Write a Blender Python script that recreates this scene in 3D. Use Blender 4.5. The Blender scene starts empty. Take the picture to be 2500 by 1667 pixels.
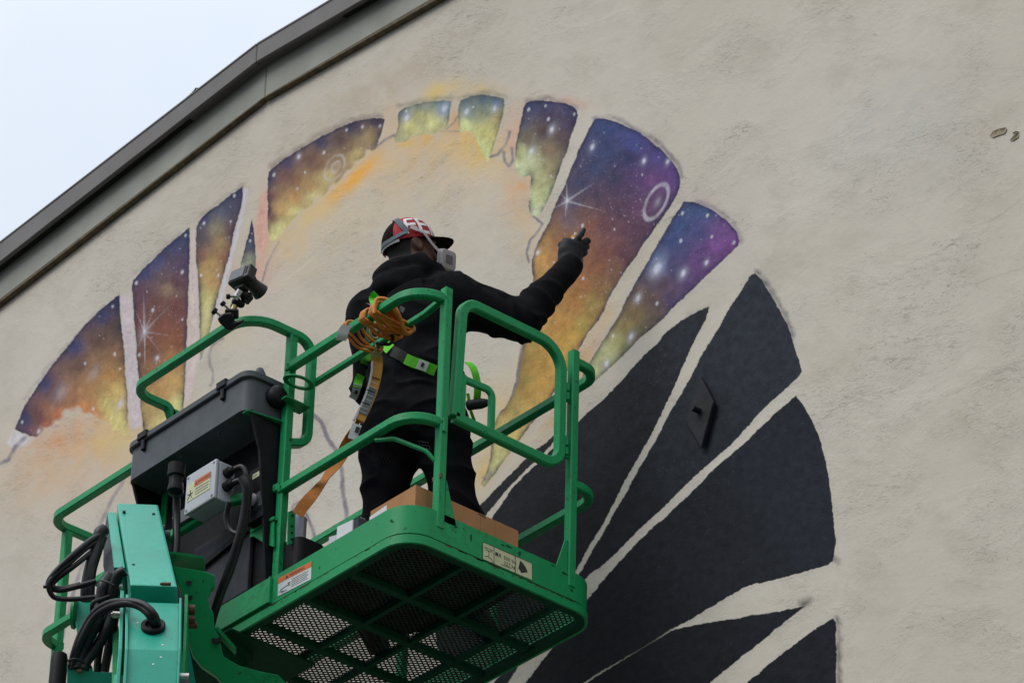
import bpy, bmesh, math, random
import numpy as np
from mathutils import Vector, Matrix, noise as mnoise
from mathutils.bvhtree import BVHTree
random.seed(7); rng = np.random.default_rng(7)
scene = bpy.context.scene
col = scene.collection
R = math.radians

# ---------------------------------------------------------------- camera
# world axes: X along the wall (to the right), Y towards the wall, Z up; the origin is the near right
# bottom corner of the work platform, 9.8 m above the ground
FPX, CX, CY = 11000., 1250., 833.5           # focal length and image centre, in pixels of a 2500 px wide picture
PITCH, ROLL, YAW = R(32.53), R(1.65), R(-50.37)
def _basis(p, r, y):
    f = np.array([math.sin(y)*math.cos(p), math.cos(y)*math.cos(p), math.sin(p)])
    rt = np.array([math.cos(y), -math.sin(y), 0.]); up = np.cross(rt, f)
    c, s = math.cos(r), math.sin(r)
    return np.array([c*rt+s*up, -s*rt+c*up, f])
CM = _basis(PITCH, ROLL, YAW)
def _ray(px, py): return CM.T @ np.array([(px-CX)/FPX, -(py-CY)/FPX, 1.])
CAM = -_ray(990.8, 1306.3)*(FPX/672.)
GROUND = CAM[2]-1.6
cd = bpy.data.cameras.new('camera'); cam = bpy.data.objects.new('view_camera', cd); col.objects.link(cam)
cd.sensor_width = 36.; cd.lens = FPX/2500.*36.; cd.clip_start = .1; cd.clip_end = 3000.
mw = Matrix.Identity(4)
for i in range(3):
    mw[i][0], mw[i][1], mw[i][2], mw[i][3] = CM[0][i], CM[1][i], -CM[2][i], CAM[i]
cam.matrix_world = mw
scene.camera = cam

# ---------------------------------------------------------------- sky, sun, exposure
SUN_DIR = Vector((-.10, -.66, .74)).normalized()          # towards the veiled sun
world = bpy.data.worlds.new('World'); scene.world = world; world.use_nodes = True
wt = world.node_tree; wt.nodes.clear()
def wn(t): return wt.nodes.new(t)
wout = wn('ShaderNodeOutputWorld'); wbg = wn('ShaderNodeBackground'); wbg.inputs['Strength'].default_value = .1
sky = wn('ShaderNodeTexSky'); sky.sky_type = 'NISHITA'; sky.sun_disc = False
sky.sun_elevation = math.asin(SUN_DIR.z); sky.sun_rotation = math.atan2(SUN_DIR.x, SUN_DIR.y)
sky.air_density = 1.2; sky.dust_density = 2.5
tc = wn('ShaderNodeTexCoord'); sep = wn('ShaderNodeSeparateXYZ'); wt.links.new(tc.outputs['Generated'], sep.inputs[0])
ov = wn('ShaderNodeMath'); ov.operation = 'MULTIPLY_ADD'; ov.inputs[1].default_value = .92; ov.inputs[2].default_value = .215   # an overcast sky brightens towards the zenith
ov.use_clamp = False; wt.links.new(sep.outputs['Z'], ov.inputs[0])
mx0 = wn('ShaderNodeMath'); mx0.operation = 'MAXIMUM'; mx0.inputs[1].default_value = .15; wt.links.new(ov.outputs[0], mx0.inputs[0])
cn = wn('ShaderNodeTexNoise'); cn.inputs['Scale'].default_value = 5.; cn.inputs['Detail'].default_value = 5.; cn.inputs['Roughness'].default_value = .5
wt.links.new(tc.outputs['Generated'], cn.inputs['Vector'])
cr = wn('ShaderNodeValToRGB'); cr.color_ramp.elements[0].position = .36; cr.color_ramp.elements[0].color = (10.3, 11.4, 13.0, 1)
cr.color_ramp.elements[1].position = .62; cr.color_ramp.elements[1].color = (11.9, 12.7, 13.6, 1)
wt.links.new(cn.outputs['Fac'], cr.inputs[0])
cm = wn('ShaderNodeVectorMath'); cm.operation = 'SCALE'; wt.links.new(cr.outputs[0], cm.inputs[0]); wt.links.new(mx0.outputs[0], cm.inputs['Scale'])
wmx = wn('ShaderNodeMix'); wmx.data_type = 'RGBA'; wmx.inputs['Factor'].default_value = .93
wt.links.new(sky.outputs[0], wmx.inputs['A']); wt.links.new(cm.outputs[0], wmx.inputs['B'])
wt.links.new(wmx.outputs['Result'], wbg.inputs['Color']); wt.links.new(wbg.outputs[0], wout.inputs['Surface'])
sd = bpy.data.lights.new('sun', 'SUN'); sd.energy = 1.5; sd.angle = R(35); sd.color = (1., .96, .9)
sun = bpy.data.objects.new('sun', sd); col.objects.link(sun)
sun.rotation_euler = (-SUN_DIR).to_track_quat('-Z', 'Y').to_euler()
vs = scene.view_settings; vs.view_transform = 'Standard'; vs.look = 'None'; vs.exposure = .08; vs.gamma = 1.; vs.use_curve_mapping = False
scene.render.engine = 'CYCLES'

# ---------------------------------------------------------------- helpers
def V(*a): return Vector(a)
def at(px, py, depth): return Vector(CAM+_ray(px, py)*depth)                     # a sight line at a distance in front of the lens
def on(axis, val, px, py):                                                        # a sight line where it meets a plane of the place
    d = _ray(px, py); i = 'xyz'.index(axis); return Vector(CAM+d*((val-CAM[i])/d[i]))
def depth_of(p): return float(CM[2] @ (np.array(p)-CAM))
BR = Vector((CM[0][0], CM[0][1], 0)).normalized()            # boom frame: sideways, away from the photographer
BG = Vector((-BR.y, BR.x, 0))
LOC = {}
def tag(o, label=None, cat=None, group=None, kind=None):
    if label: o['label'] = label
    if cat: o['category'] = cat
    if group: o['group'] = group
    if kind: o['kind'] = kind
    return o
def thing(name, loc, label, cat, group=None):
    o = bpy.data.objects.new(name, None); col.objects.link(o); o.location = loc; o.empty_display_size = .05
    LOC[o.name] = Vector(loc); return tag(o, label, cat, group)
def finish(name, me, mats, parent=None, label=None, loc=None):
    o = bpy.data.objects.new(name, me); col.objects.link(o)
    for m in (mats if isinstance(mats, (list, tuple)) else [mats]): me.materials.append(m)
    if parent is not None:
        L = LOC[parent.name]; LOC[o.name] = L; o.parent = parent
        me.transform(Matrix.Translation(-L))
    elif loc is not None:
        me.transform(Matrix.Translation(-Vector(loc))); o.location = loc; LOC[o.name] = Vector(loc)
    else: LOC[o.name] = Vector((0, 0, 0))
    if label: o['label'] = label
    return o
def rounded(pts, r, seg=6):
    pts = [Vector(p) for p in pts]; out = [pts[0]]
    rs = r if isinstance(r, (list, tuple)) else [r]*len(pts)
    for i in range(1, len(pts)-1):
        a, b, c = pts[i-1], pts[i], pts[i+1]; u = (a-b).normalized(); v = (c-b).normalized()
        ang = u.angle(v); rr = rs[i]
        if rr < 1e-5 or ang > 3.1: out.append(b); continue
        t = min(rr/math.tan(ang/2), (a-b).length*.499 if i > 1 else (a-b).length*.99, (c-b).length*.499 if i < len(pts)-2 else (c-b).length*.99)
        rr = t*math.tan(ang/2)
        cen = b+(u+v).normalized()*(rr/math.sin(ang/2)); p0 = b+u*t; p1 = b+v*t
        e0 = p0-cen; e1 = p1-cen; tot = e0.angle(e1); ax = e0.cross(e1).normalized()
        n = max(2, int(seg*tot/1.57)+1)
        for k in range(n+1): out.append(cen+Matrix.Rotation(tot*k/n, 3, ax) @ e0)
    out.append(pts[-1]); return out
def spline(pts, n=8):
    P = [Vector(p) for p in pts]; P = [P[0]*2-P[1]]+P+[P[-1]*2-P[-2]]; out = []
    for i in range(1, len(P)-2):
        for k in range(n):
            t = k/n; a, b, c, d = P[i-1:i+3]
            out.append(.5*((2*b)+(c-a)*t+(2*a-5*b+4*c-d)*t*t+(3*b-a-3*c+d)*t**3))
    out.append(P[-2]); return out
class MB:
    def __init__(s): s.v = []; s.f = []; s.m = []
    def add(s, vs_, fs, mi=0):
        o = len(s.v); s.v += [tuple(p) for p in vs_]; s.f += [tuple(i+o for i in f) for f in fs]; s.m += [mi]*len(fs); return s
    def box(s, a, b, mi=0):
        (x0, y0, z0), (x1, y1, z1) = a, b
        x0, x1 = sorted((x0, x1)); y0, y1 = sorted((y0, y1)); z0, z1 = sorted((z0, z1))
        return s.add([(x0,y0,z0),(x1,y0,z0),(x1,y1,z0),(x0,y1,z0),(x0,y0,z1),(x1,y0,z1),(x1,y1,z1),(x0,y1,z1)],
                     [(3,2,1,0),(4,5,6,7),(0,1,5,4),(1,2,6,5),(2,3,7,6),(3,0,4,7)], mi)
    def obox(s, c, ax, half, mi=0):                       # oriented box: centre, three axes, half sizes
        c = Vector(c); vs_ = []
        for k in (-1, 1):
            for i, j in ((-1,-1),(1,-1),(1,1),(-1,1)): vs_.append(c+ax[0]*i*half[0]+ax[1]*j*half[1]+ax[2]*k*half[2])
        return s.add(vs_, [(3,2,1,0),(4,5,6,7),(0,1,5,4),(1,2,6,5),(2,3,7,6),(3,0,4,7)], mi)
    def prism(s, poly, vec, mi=0):                        # a flat outline pushed along a vector
        n = len(poly); P = [Vector(p) for p in poly]; vec = Vector(vec)
        return s.add(P+[p+vec for p in P], [tuple(range(n-1,-1,-1)), tuple(range(n,2*n))]+[(i,(i+1)%n,n+(i+1)%n,n+i) for i in range(n)], mi)
    def sweep(s, path, prof, up=(0,0,1), closed=False, mi=0, scale=None):
        P = [Vector(p) for p in path]; n = len(P); m = len(prof); up = Vector(up); vs_ = []; prev = None
        for i in range(n):
            if closed: t = (P[(i+1)%n]-P[i-1]).normalized()
            else: t = (P[min(i+1,n-1)]-P[max(i-1,0)]).normalized()
            if prev is None: u = (up-t*up.dot(t)).normalized()
            else: u = prev.rotation_difference(t).to_matrix() @ u; u = (u-t*u.dot(t)).normalized()
            prev = t; sd_ = t.cross(u); k = scale[i] if scale else 1.
            mit = 1.
            vs_ += [P[i]+sd_*a*k+u*b*k for a, b in prof]
        fs = [(i*m+j, i*m+(j+1)%m, ((i+1)%n)*m+(j+1)%m, ((i+1)%n)*m+j) for i in range(n if closed else n-1) for j in range(m)]
        if not closed: fs += [tuple(range(m-1,-1,-1)), tuple((n-1)*m+j for j in range(m))]
        return s.add(vs_, fs, mi)
    def tube(s, path, r, n=8, closed=False, mi=0, scale=None):
        return s.sweep(path, [(r*math.cos(2*math.pi*k/n), r*math.sin(2*math.pi*k/n)) for k in range(n)], (.123,.321,.94), closed, mi, scale)
    def bar(s, path, w, h=None, up=(0,0,1), c=.005, mi=0):
        h = h or w; a, b = w/2, h/2
        prof = [(a-c,-b),(a,-b+c),(a,b-c),(a-c,b),(-a+c,b),(-a,b-c),(-a,-b+c),(-a+c,-b)]
        return s.sweep(path, prof, up, mi=mi)
    def lathe(s, base, axis, prof, n=16, mi=0, up=None):  # profile of (distance along the axis, radius)
        ax = Vector(axis).normalized(); u = ax.orthogonal().normalized(); w = ax.cross(u); base = Vector(base); m = len(prof); vs_ = []
        for d, r in prof: vs_ += [base+ax*d+(u*math.cos(2*math.pi*k/n)+w*math.sin(2*math.pi*k/n))*max(r,1e-5) for k in range(n)]
        fs = [(i*n+k, i*n+(k+1)%n, (i+1)*n+(k+1)%n, (i+1)*n+k) for i in range(m-1) for k in range(n)]
        fs += [tuple(range(n-1,-1,-1)), tuple((m-1)*n+k for k in range(n))]
        return s.add(vs_, fs, mi)
    def ribbon(s, left, right, th, mi=0):                  # a band between two edge lines, with a thickness
        n = len(left); L = [Vector(p) for p in left]; Q = [Vector(p) for p in right]; vs_ = []
        for i in range(n):
            t = (L[min(i+1,n-1)]-L[max(i-1,0)])
            nn = t.cross(Q[i]-L[i]).normalized()*th*.5
            vs_ += [L[i]-nn, Q[i]-nn, Q[i]+nn, L[i]+nn]
        fs = [(i*4+j, i*4+(j+1)%4, (i+1)*4+(j+1)%4, (i+1)*4+j) for i in range(n-1) for j in range(4)]+[(3,2,1,0), tuple((n-1)*4+j for j in range(4))]
        return s.add(vs_, fs, mi)
    def build(s, name, mats, parent=None, label=None, smooth=0, bevel=0, loc=None, seg=1):
        me = bpy.data.meshes.new(name); me.from_pydata(s.v, [], s.f)
        if len(set(s.m)) > 1: me.polygons.foreach_set('material_index', s.m)
        bm = bmesh.new(); bm.from_mesh(me); bmesh.ops.recalc_face_normals(bm, faces=bm.faces)
        if bevel:
            es = [e for e in bm.edges if len(e.link_faces) == 2 and e.calc_face_angle() > .5]
            bmesh.ops.bevel(bm, geom=es, offset=bevel, segments=seg, affect='EDGES', profile=.6, clamp_overlap=True)
        bm.to_mesh(me); bm.free()
        if smooth: me.shade_smooth(); me.set_sharp_from_angle(angle=R(smooth))
        me.update()
        return finish(name, me, mats, parent, label, loc)
def lettering(txt, origin, right, up, size, mats, parent, name='lettering', lift=None, squeeze=1., bold=0.):
    cu = bpy.data.curves.new('t', 'FONT'); cu.body = txt; cu.size = size; cu.offset = bold; cu.resolution_u = 2
    o = bpy.data.objects.new('t', cu); col.objects.link(o)
    dg = bpy.context.evaluated_depsgraph_get(); me = bpy.data.meshes.new_from_object(o.evaluated_get(dg))
    bpy.data.objects.remove(o); bpy.data.curves.remove(cu)
    r = Vector(right).normalized(); u = Vector(up).normalized(); q = Vector(origin)+(lift or V(0,0,0))
    for v in me.vertices: c = v.co.copy(); v.co = q+r*c.x*squeeze+u*c.y
    return finish(name, me, mats, parent)
def lin(c): 
    c = np.asarray(c, float)/255.; return np.where(c <= .04045, c/12.92, ((c+.055)/1.055)**2.4)
def rgb(r, g, b): return tuple(lin((r, g, b)))

# ---------------------------------------------------------------- materials
def nodes(name):
    m = bpy.data.materials.new(name); m.use_nodes = True; t = m.node_tree; t.nodes.clear()
    o = t.nodes.new('ShaderNodeOutputMaterial'); b = t.nodes.new('ShaderNodeBsdfPrincipled'); t.links.new(b.outputs[0], o.inputs[0])
    return m, t, b
def N(t, typ, **kw):
    n = t.nodes.new(typ)
    for k, v in kw.items():
        if hasattr(n, k): setattr(n, k, v)
        else: n.inputs[k.replace('_', ' ')].default_value = v
    return n
def noise_node(t, vec, scale, detail=4., rough=.55, dist=0.):
    n = N(t, 'ShaderNodeTexNoise', Scale=scale, Detail=detail, Roughness=rough, Distortion=dist)
    if vec is not None: t.links.new(vec, n.inputs['Vector'])
    return n.outputs['Fac']
def ramp(t, fac, stops):
    n = t.nodes.new('ShaderNodeValToRGB'); e = n.color_ramp.elements
    while len(e) < len(stops): e.new(.5)
    for i, (p, c) in enumerate(stops):
        e[i].position = p; e[i].color = (c, c, c, 1) if not hasattr(c, '__len__') else (*c, 1)
    t.links.new(fac, n.inputs[0]); return n.outputs[0]
def mixc(t, fac, a, b, mode='MIX'):
    n = t.nodes.new('ShaderNodeMix'); n.data_type = 'RGBA'; n.blend_type = mode
    for k, v in (('Factor', fac), ('A', a), ('B', b)):
        if hasattr(v, 'links') or hasattr(v, 'is_linked'): t.links.new(v, n.inputs[k])
        elif k == 'Factor': n.inputs[k].default_value = v
        else: n.inputs[k].default_value = (*v, 1)
    return n.outputs['Result']
def math_(t, op, a, b=None, clamp=False):
    n = t.nodes.new('ShaderNodeMath'); n.operation = op; n.use_clamp = clamp
    for i, v in enumerate((a, b)):
        if v is None: continue
        if hasattr(v, 'is_linked'): t.links.new(v, n.inputs[i])
        else: n.inputs[i].default_value = v
    return n.outputs[0]
def plain(name, c, rough=.5, metal=0., spec=.5, vary=.12, scale=14., bump=0., bscale=200., coat=0., sheen=0.):
    m, t, b = nodes(name); g = N(t, 'ShaderNodeNewGeometry').outputs['Position']
    f = noise_node(t, g, scale, 5.)
    c = np.array(c); b.inputs['Roughness'].default_value = rough; b.inputs['Metallic'].default_value = metal
    t.links.new(mixc(t, ramp(t, f, [(.3, 0.), (.7, 1.)]), tuple(c*(1-vary)), tuple(np.minimum(c*(1+vary), 1))), b.inputs['Base Color'])
    b.inputs['Specular IOR Level'].default_value = spec; b.inputs['Coat Weight'].default_value = coat; b.inputs['Coat Roughness'].default_value = .15
    b.inputs['Sheen Weight'].default_value = sheen
    t.links.new(math_(t, 'MULTIPLY_ADD', noise_node(t, g, scale*3, 3.), .25), b.inputs['Roughness'])
    rn = b.inputs['Roughness'].links[0].from_node; rn.inputs[2].default_value = max(rough-.12, .02)
    if bump:
        bn = N(t, 'ShaderNodeBump', Strength=bump, Distance=.004); t.links.new(noise_node(t, g, bscale, 4.), bn.inputs['Height']); t.links.new(bn.outputs[0], b.inputs['Normal'])
    return m
def enamel(name, c, worn=.5, spec=.3, rough=.3):                              # machine enamel: grime, thin scratches, chips along noise
    m, t, b = nodes(name); g = N(t, 'ShaderNodeNewGeometry').outputs['Position']; c = np.array(c)
    big = noise_node(t, g, 3.2, 6., .6); fine = noise_node(t, g, 38., 6., .7)
    cc = mixc(t, ramp(t, big, [(.3, 0.), (.72, 1.)]), tuple(c*.82), tuple(c*1.1))
    mp = N(t, 'ShaderNodeMapping'); mp.inputs['Scale'].default_value = (14, 14, 130); mp.inputs['Rotation'].default_value = (.5, .35, .2); t.links.new(g, mp.inputs[0])
    scr = ramp(t, noise_node(t, mp.outputs[0], 1., 3., .6), [(.70, 0.), (.76, 1.)])
    cc = mixc(t, math_(t, 'MULTIPLY', scr, .16*worn), cc, tuple(np.minimum(c*1.7+.06, 1)))
    dirt = math_(t, 'MULTIPLY', ramp(t, fine, [(.47, 0.), (.70, 1.)]), ramp(t, big, [(.46, 0.), (.64, 1.)]))
    cc = mixc(t, math_(t, 'MULTIPLY', dirt, .75*worn), cc, (.012, .02, .014))
    chips = ramp(t, noise_node(t, g, 62., 2., .4), [(.70, 0.), (.715, 1.)])
    cc = mixc(t, math_(t, 'MULTIPLY', chips, .8*worn), cc, (.03, .02, .014))
    t.links.new(cc, b.inputs['Base Color'])
    rg = math_(t, 'MULTIPLY_ADD', fine, .3); rg.node.inputs[2].default_value = rough; t.links.new(rg, b.inputs['Roughness'])
    b.inputs['Specular IOR Level'].default_value = spec
    bn = N(t, 'ShaderNodeBump', Strength=.12, Distance=.003); t.links.new(noise_node(t, g, 26., 3.), bn.inputs['Height']); t.links.new(bn.outputs[0], b.inputs['Normal'])
    return m
M_ = {}
M_['green'] = enamel('green_enamel', (.0070, .300, .098), .9)
M_['jib'] = enamel('green_enamel_sky_lit', (.020, .385, .265), .3, .5, .2)  # same green made paler and bluer: sky reflection put into the colour
M_['grime_shade'] = enamel('shaded_green_underside', (.004, .060, .028), 1., .12, .5)  # green darkened: underside shade put into the colour, over scattered grime
M_['rust'] = plain('rusty_steel', (.09, .04, .022), .8, .2, vary=.5, scale=60, bump=.4)
M_['black'] = plain('black_rubber', (.009, .009, .010), .5, vary=.3, bump=.15, spec=.25)
M_['hose'] = plain('hose_rubber', (.011, .0115, .013), .42, vary=.4, scale=30, bump=.15, spec=.35)
M_['plastic'] = plain('dark_grey_plastic', (.070, .082, .092), .5, vary=.16, bump=.15, bscale=420, spec=.3)
M_['panel'] = plain('charcoal_panel', (.0075, .008, .0095), .55, vary=.4, bump=.1, spec=.15)
M_['slate'] = plain('slate_panel', (.040, .044, .055), .6, vary=.25, spec=.2)
M_['ltgrey'] = plain('light_grey_enclosure', (.46, .48, .52), .4, vary=.06)
M_['bracket'] = plain('grey_bracket', (.07, .07, .085), .5, vary=.25)
M_['steel'] = plain('zinc_steel', (.55, .53, .48), .35, 1., vary=.2, scale=60)
M_['brown'] = plain('rusty_bolt', (.11, .06, .045), .6, .5, vary=.4, scale=80)
M_['paper'] = plain('white_label', (.62, .66, .66), .5, vary=.08, scale=30)
M_['cream'] = plain('cream_label', (.56, .58, .36), .5, vary=.12, scale=25)
M_['orange'] = plain('orange_print', (.62, .14, .035), .5, vary=.1)
M_['ink'] = plain('black_print', (.02, .022, .022), .6, vary=.2)
M_['inkgrey'] = plain('grey_print', (.16, .18, .18), .6, vary=.2)
M_['card'] = plain('cardboard', (.42, .215, .098), .85, vary=.10, scale=9, bump=.15, bscale=90, spec=.2)
M_['white'] = plain('white_paper', (.66, .67, .70), .7, vary=.05)
# ================================================================ ground
mb = MB(); mb.add([(-400,-400,GROUND),(400,-400,GROUND),(400,400,GROUND),(-400,400,GROUND)], [(0,1,2,3)])
tag(mb.build('ground', plain('asphalt', (.040, .040, .039), .9, vary=.3, scale=2., bump=.3, bscale=60)), 'grey asphalt ground far below the platform', None, kind='structure')

# ================================================================ building: stucco wall, roof edge, mural
YW = 1.27
CAL = 1.22                                                  # paint shade as seen -> reflectance of the paint
bld = thing('building', (-1., YW, GROUND), 'cream stucco building wall with a half painted mural under a dark roof edge', 'building')

def stucco(t):
    g = N(t, 'ShaderNodeNewGeometry').outputs['Position']
    def mapped(rot, sc):
        mp = N(t, 'ShaderNodeMapping'); mp.vector_type = 'TEXTURE'; mp.inputs['Rotation'].default_value = (0, rot, 0); mp.inputs['Scale'].default_value = sc
        t.links.new(g, mp.inputs[0]); return mp.outputs[0]
    base = mixc(t, ramp(t, noise_node(t, g, .8, 5., .6), [(.35, 0.), (.65, 1.)]), (.575, .525, .45), (.635, .59, .515))
    sw = ramp(t, noise_node(t, mapped(.3, (1., 1., .6)), 2.0, 5., .65, .5), [(.46, .06), (.66, 1.)])                       # where the trowel left rough swirls
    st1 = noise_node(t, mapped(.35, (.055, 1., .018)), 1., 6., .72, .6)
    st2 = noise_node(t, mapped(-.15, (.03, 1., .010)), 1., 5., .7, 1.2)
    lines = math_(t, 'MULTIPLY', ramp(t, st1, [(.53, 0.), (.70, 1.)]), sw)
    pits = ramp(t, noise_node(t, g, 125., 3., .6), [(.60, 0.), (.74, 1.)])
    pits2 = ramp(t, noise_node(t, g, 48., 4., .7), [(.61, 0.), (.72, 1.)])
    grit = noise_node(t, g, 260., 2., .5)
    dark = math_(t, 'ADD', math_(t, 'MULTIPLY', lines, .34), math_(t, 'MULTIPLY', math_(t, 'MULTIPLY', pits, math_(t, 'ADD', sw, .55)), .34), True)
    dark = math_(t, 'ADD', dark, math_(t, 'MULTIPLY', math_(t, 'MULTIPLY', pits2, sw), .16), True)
    cav_shade = math_(t, 'SUBTRACT', 1., dark)  # pits and trowel lines darkened: cavity shade put into the colour
    grime_shade = ramp(t, noise_node(t, mapped(.5, (.5, 1., .22)), 1.7, 6., .62), [(.50, 0.), (.75, 1.)])
    base = mixc(t, math_(t, 'MULTIPLY', grime_shade, .30), base, (.36, .32, .26))
    h = math_(t, 'SUBTRACT', math_(t, 'ADD', math_(t, 'MULTIPLY', st2, .8), math_(t, 'MULTIPLY', grit, .25)), math_(t, 'MULTIPLY', dark, 1.2))
    h = math_(t, 'MULTIPLY', h, math_(t, 'ADD', sw, .35))
    h = math_(t, 'ADD', h, math_(t, 'MULTIPLY', noise_node(t, g, 5., 4., .55), 1.5))
    bn = N(t, 'ShaderNodeBump', Strength=.6, Distance=.0055); t.links.new(h, bn.inputs['Height'])
    return base, cav_shade, bn.outputs[0], g
def wall_material(name, galaxy):
    m, t, b = nodes(name); base, cav_shade, nrm, g = stucco(t)
    at_ = N(t, 'ShaderNodeAttribute', attribute_name='paint')
    pc = at_.outputs['Color']; cov = at_.outputs['Alpha']
    if galaxy:
        sp = N(t, 'ShaderNodeAttribute', attribute_name='splat').outputs['Fac']
        ms = N(t, 'ShaderNodeAttribute', attribute_name='mist'); base = mixc(t, ms.outputs['Alpha'], base, ms.outputs['Color'])
        # sprayed speckle: the paint edge breaks up in grains
        gr = noise_node(t, g, 190., 3., .7)
        cov = math_(t, 'SUBTRACT', math_(t, 'MULTIPLY', cov, 1.4), math_(t, 'MULTIPLY', gr, .4), True)
        cov = ramp(t, cov, [(.0, 0.), (.62, 1.)])
        thin = math_(t, 'MULTIPLY', ramp(t, noise_node(t, g, 75., 3., .6), [(.64, 0.), (.70, 1.)]), ramp(t, noise_node(t, g, 3.5, 4., .6), [(.45, 0.), (.7, 1.)]))
        cov = math_(t, 'SUBTRACT', cov, math_(t, 'MULTIPLY', thin, .10), True)          # roller misses in the pits
        vo = N(t, 'ShaderNodeTexVoronoi', Scale=46.); t.links.new(g, vo.inputs['Vector'])
        dots = math_(t, 'LESS_THAN', vo.outputs['Distance'], math_(t, 'MULTIPLY', noise_node(t, g, 7., 3.), .33))
        vo2 = N(t, 'ShaderNodeTexVoronoi', Scale=95.); t.links.new(g, vo2.inputs['Vector'])
        dots2 = math_(t, 'LESS_THAN', vo2.outputs['Distance'], math_(t, 'MULTIPLY', noise_node(t, g, 11., 3.), .30))
        dd = math_(t, 'ADD', math_(t, 'MULTIPLY', dots, .75), math_(t, 'MULTIPLY', dots2, .45), True)
        pc = mixc(t, math_(t, 'MULTIPLY', math_(t, 'MULTIPLY', dd, sp), .6), pc, (.55, .51, .53))
        mott = noise_node(t, g, 22., 6., .7)
        pc = mixc(t, 1., pc, ramp(t, mott, [(.25, .74), (.75, 1.24)]), 'MULTIPLY')
        cv = ramp(t, cav_shade, [(.2, .3), (1., 1.)])
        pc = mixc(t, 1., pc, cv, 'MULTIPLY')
        c0 = mixc(t, 1., base, ramp(t, cav_shade, [(0., .25), (1., 1.)]), 'MULTIPLY')
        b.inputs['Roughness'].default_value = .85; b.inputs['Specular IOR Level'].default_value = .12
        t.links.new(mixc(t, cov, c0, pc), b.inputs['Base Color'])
    else:
        tint = mixc(t, cov, base, pc)
        c0 = mixc(t, 1., tint, ramp(t, cav_shade, [(0., .25), (1., 1.)]), 'MULTIPLY')
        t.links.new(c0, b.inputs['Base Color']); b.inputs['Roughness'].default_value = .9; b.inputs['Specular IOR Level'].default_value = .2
    t.links.new(nrm, b.inputs['Normal']); return m
M_WALL = wall_material('stucco', False); M_MURAL = wall_material('mural_paint', True)

# roof edge lines in the wall plane, from peak to both sides
def line_on(y, pts): return [on('y', y, *p) for p in pts]
Y1, Y2, Y3 = YW-.085, YW-.022, YW-.032
top_o = line_on(Y1, [(0,591),(641,97),(803.5,0)]); bot_o = line_on(Y1, [(0,638.5),(634,145),(880,2)])
top_i = line_on(Y2, [(0,640),(638,137),(870,0)]); bot_i = line_on(Y2, [(0,734),(637,246),(1057,0)])
bot_t = line_on(Y3, [(0,738),(641,243),(1081,-8)])
def stretch(P, l, r):                                       # run the line on beyond the picture
    a, b, c = P; u = (a-b).normalized(); v = (c-b).normalized(); return [b+u*l, b, b+v*r]
top_o, bot_o, top_i, bot_i, bot_t = [stretch(P, 6., 9.) for P in (top_o, bot_o, top_i, bot_i, bot_t)]
px_ = bot_t[1].x
for P in (top_o, bot_o, top_i, bot_i, bot_t):              # the joint stands plumb
    q = P[0] if P[1].x > px_ else P[2]; P[1].z += (px_-P[1].x)*(P[1].z-q.z)/(P[1].x-q.x); P[1].x = px_
def roof_z(x): 
    a, b, c = bot_i
    return np.where(x < b.x, b.z+(x-b.x)*(a.z-b.z)/(a.x-b.x), b.z+(x-b.x)*(c.z-b.z)/(c.x-b.x))+.05
m_fascia = plain('roof_fascia_metal', (.150, .138, .135), .6, vary=.10, scale=3., bump=.05)
m_frieze = plain('painted_frieze_board', (.27, .275, .245), .65, vary=.16, scale=3.5, bump=.05)
m_trim = plain('weathered_trim', (.10, .072, .035), .7, vary=.5, scale=25, bump=.3)
m_dark = plain('roof_gap_shade', (.02, .018, .016), .9)  # near-black fill: the shade of the gap put into its colour
for s, k in ((0, 1), (1, 1)):
    g = .0025*(1 if s else -1)
    def quad(T, B, s=s, g=g):
        if s == 0: return [T[0], T[1]+V(g,0,0), B[1]+V(g,0,0), B[0]]
        return [T[1]+V(g,0,0), T[2], B[2], B[1]+V(g,0,0)]
    mb = MB(); mb.prism(quad(top_o, bot_o), V(0, .025, 0)); mb.build('roof_fascia', m_fascia, bld, bevel=.004)
    cap = [p+V(0,0,.004) for p in top_o]; capb = [p-V(0,0,.010) for p in top_o]
    mb = MB(); q = quad(cap, capb); mb.prism([p-V(0,.004,0) for p in q], V(0, .05, 0)); mb.build('roof_edge_cap', m_fascia, bld, bevel=.003)
    mb = MB(); ins = [p+V(0,.03,-.02) for p in top_o]; inb = [p+V(0,.03,.012) for p in bot_o]; mb.prism(quad(ins, inb), V(0, .03, 0)); mb.build('roof_gap', m_dark, bld)
    mb = MB(); ti = [p+V(0,0,.05) for p in top_i]; mb.prism(quad(ti, bot_i), V(0, .021, 0)); mb.build('frieze_board', m_frieze, bld, bevel=.004)
    mb = MB(); mb.prism(quad([p+V(0,Y3-Y2,.004) for p in bot_i], bot_t), V(0, .031, 0)); mb.build('trim_strip', m_trim, bld, bevel=.003)
# roof slab and the rest of the house behind the wall
mb = MB()
for s in (0, 1):
    a, b = top_o[s], top_o[s+1]
    mb.add([a+V(0,.03,-.01), b+V(0,.03,-.01), b+V(0,7,-.01), a+V(0,7,-.01), a+V(0,.03,-.1), b+V(0,.03,-.1), b+V(0,7,-.1), a+V(0,7,-.1)],
           [(0,1,2,3),(7,6,5,4),(0,4,5,1),(1,5,6,2),(2,6,7,3),(3,7,4,0)])
mb.build('roof', m_fascia, bld)
# small tuft on the roof edge
mb = MB(); p = on('y', Y1+.02, 470, 233)
for k in range(5): mb.tube([p, p+V(.012*(k-2), 0, .012+.004*k), p+V(.03*(k-2), 0, .008)], .004, 5)
mb.build('roof_moss', plain('moss', (.05,.05,.03), .9), bld)

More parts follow.
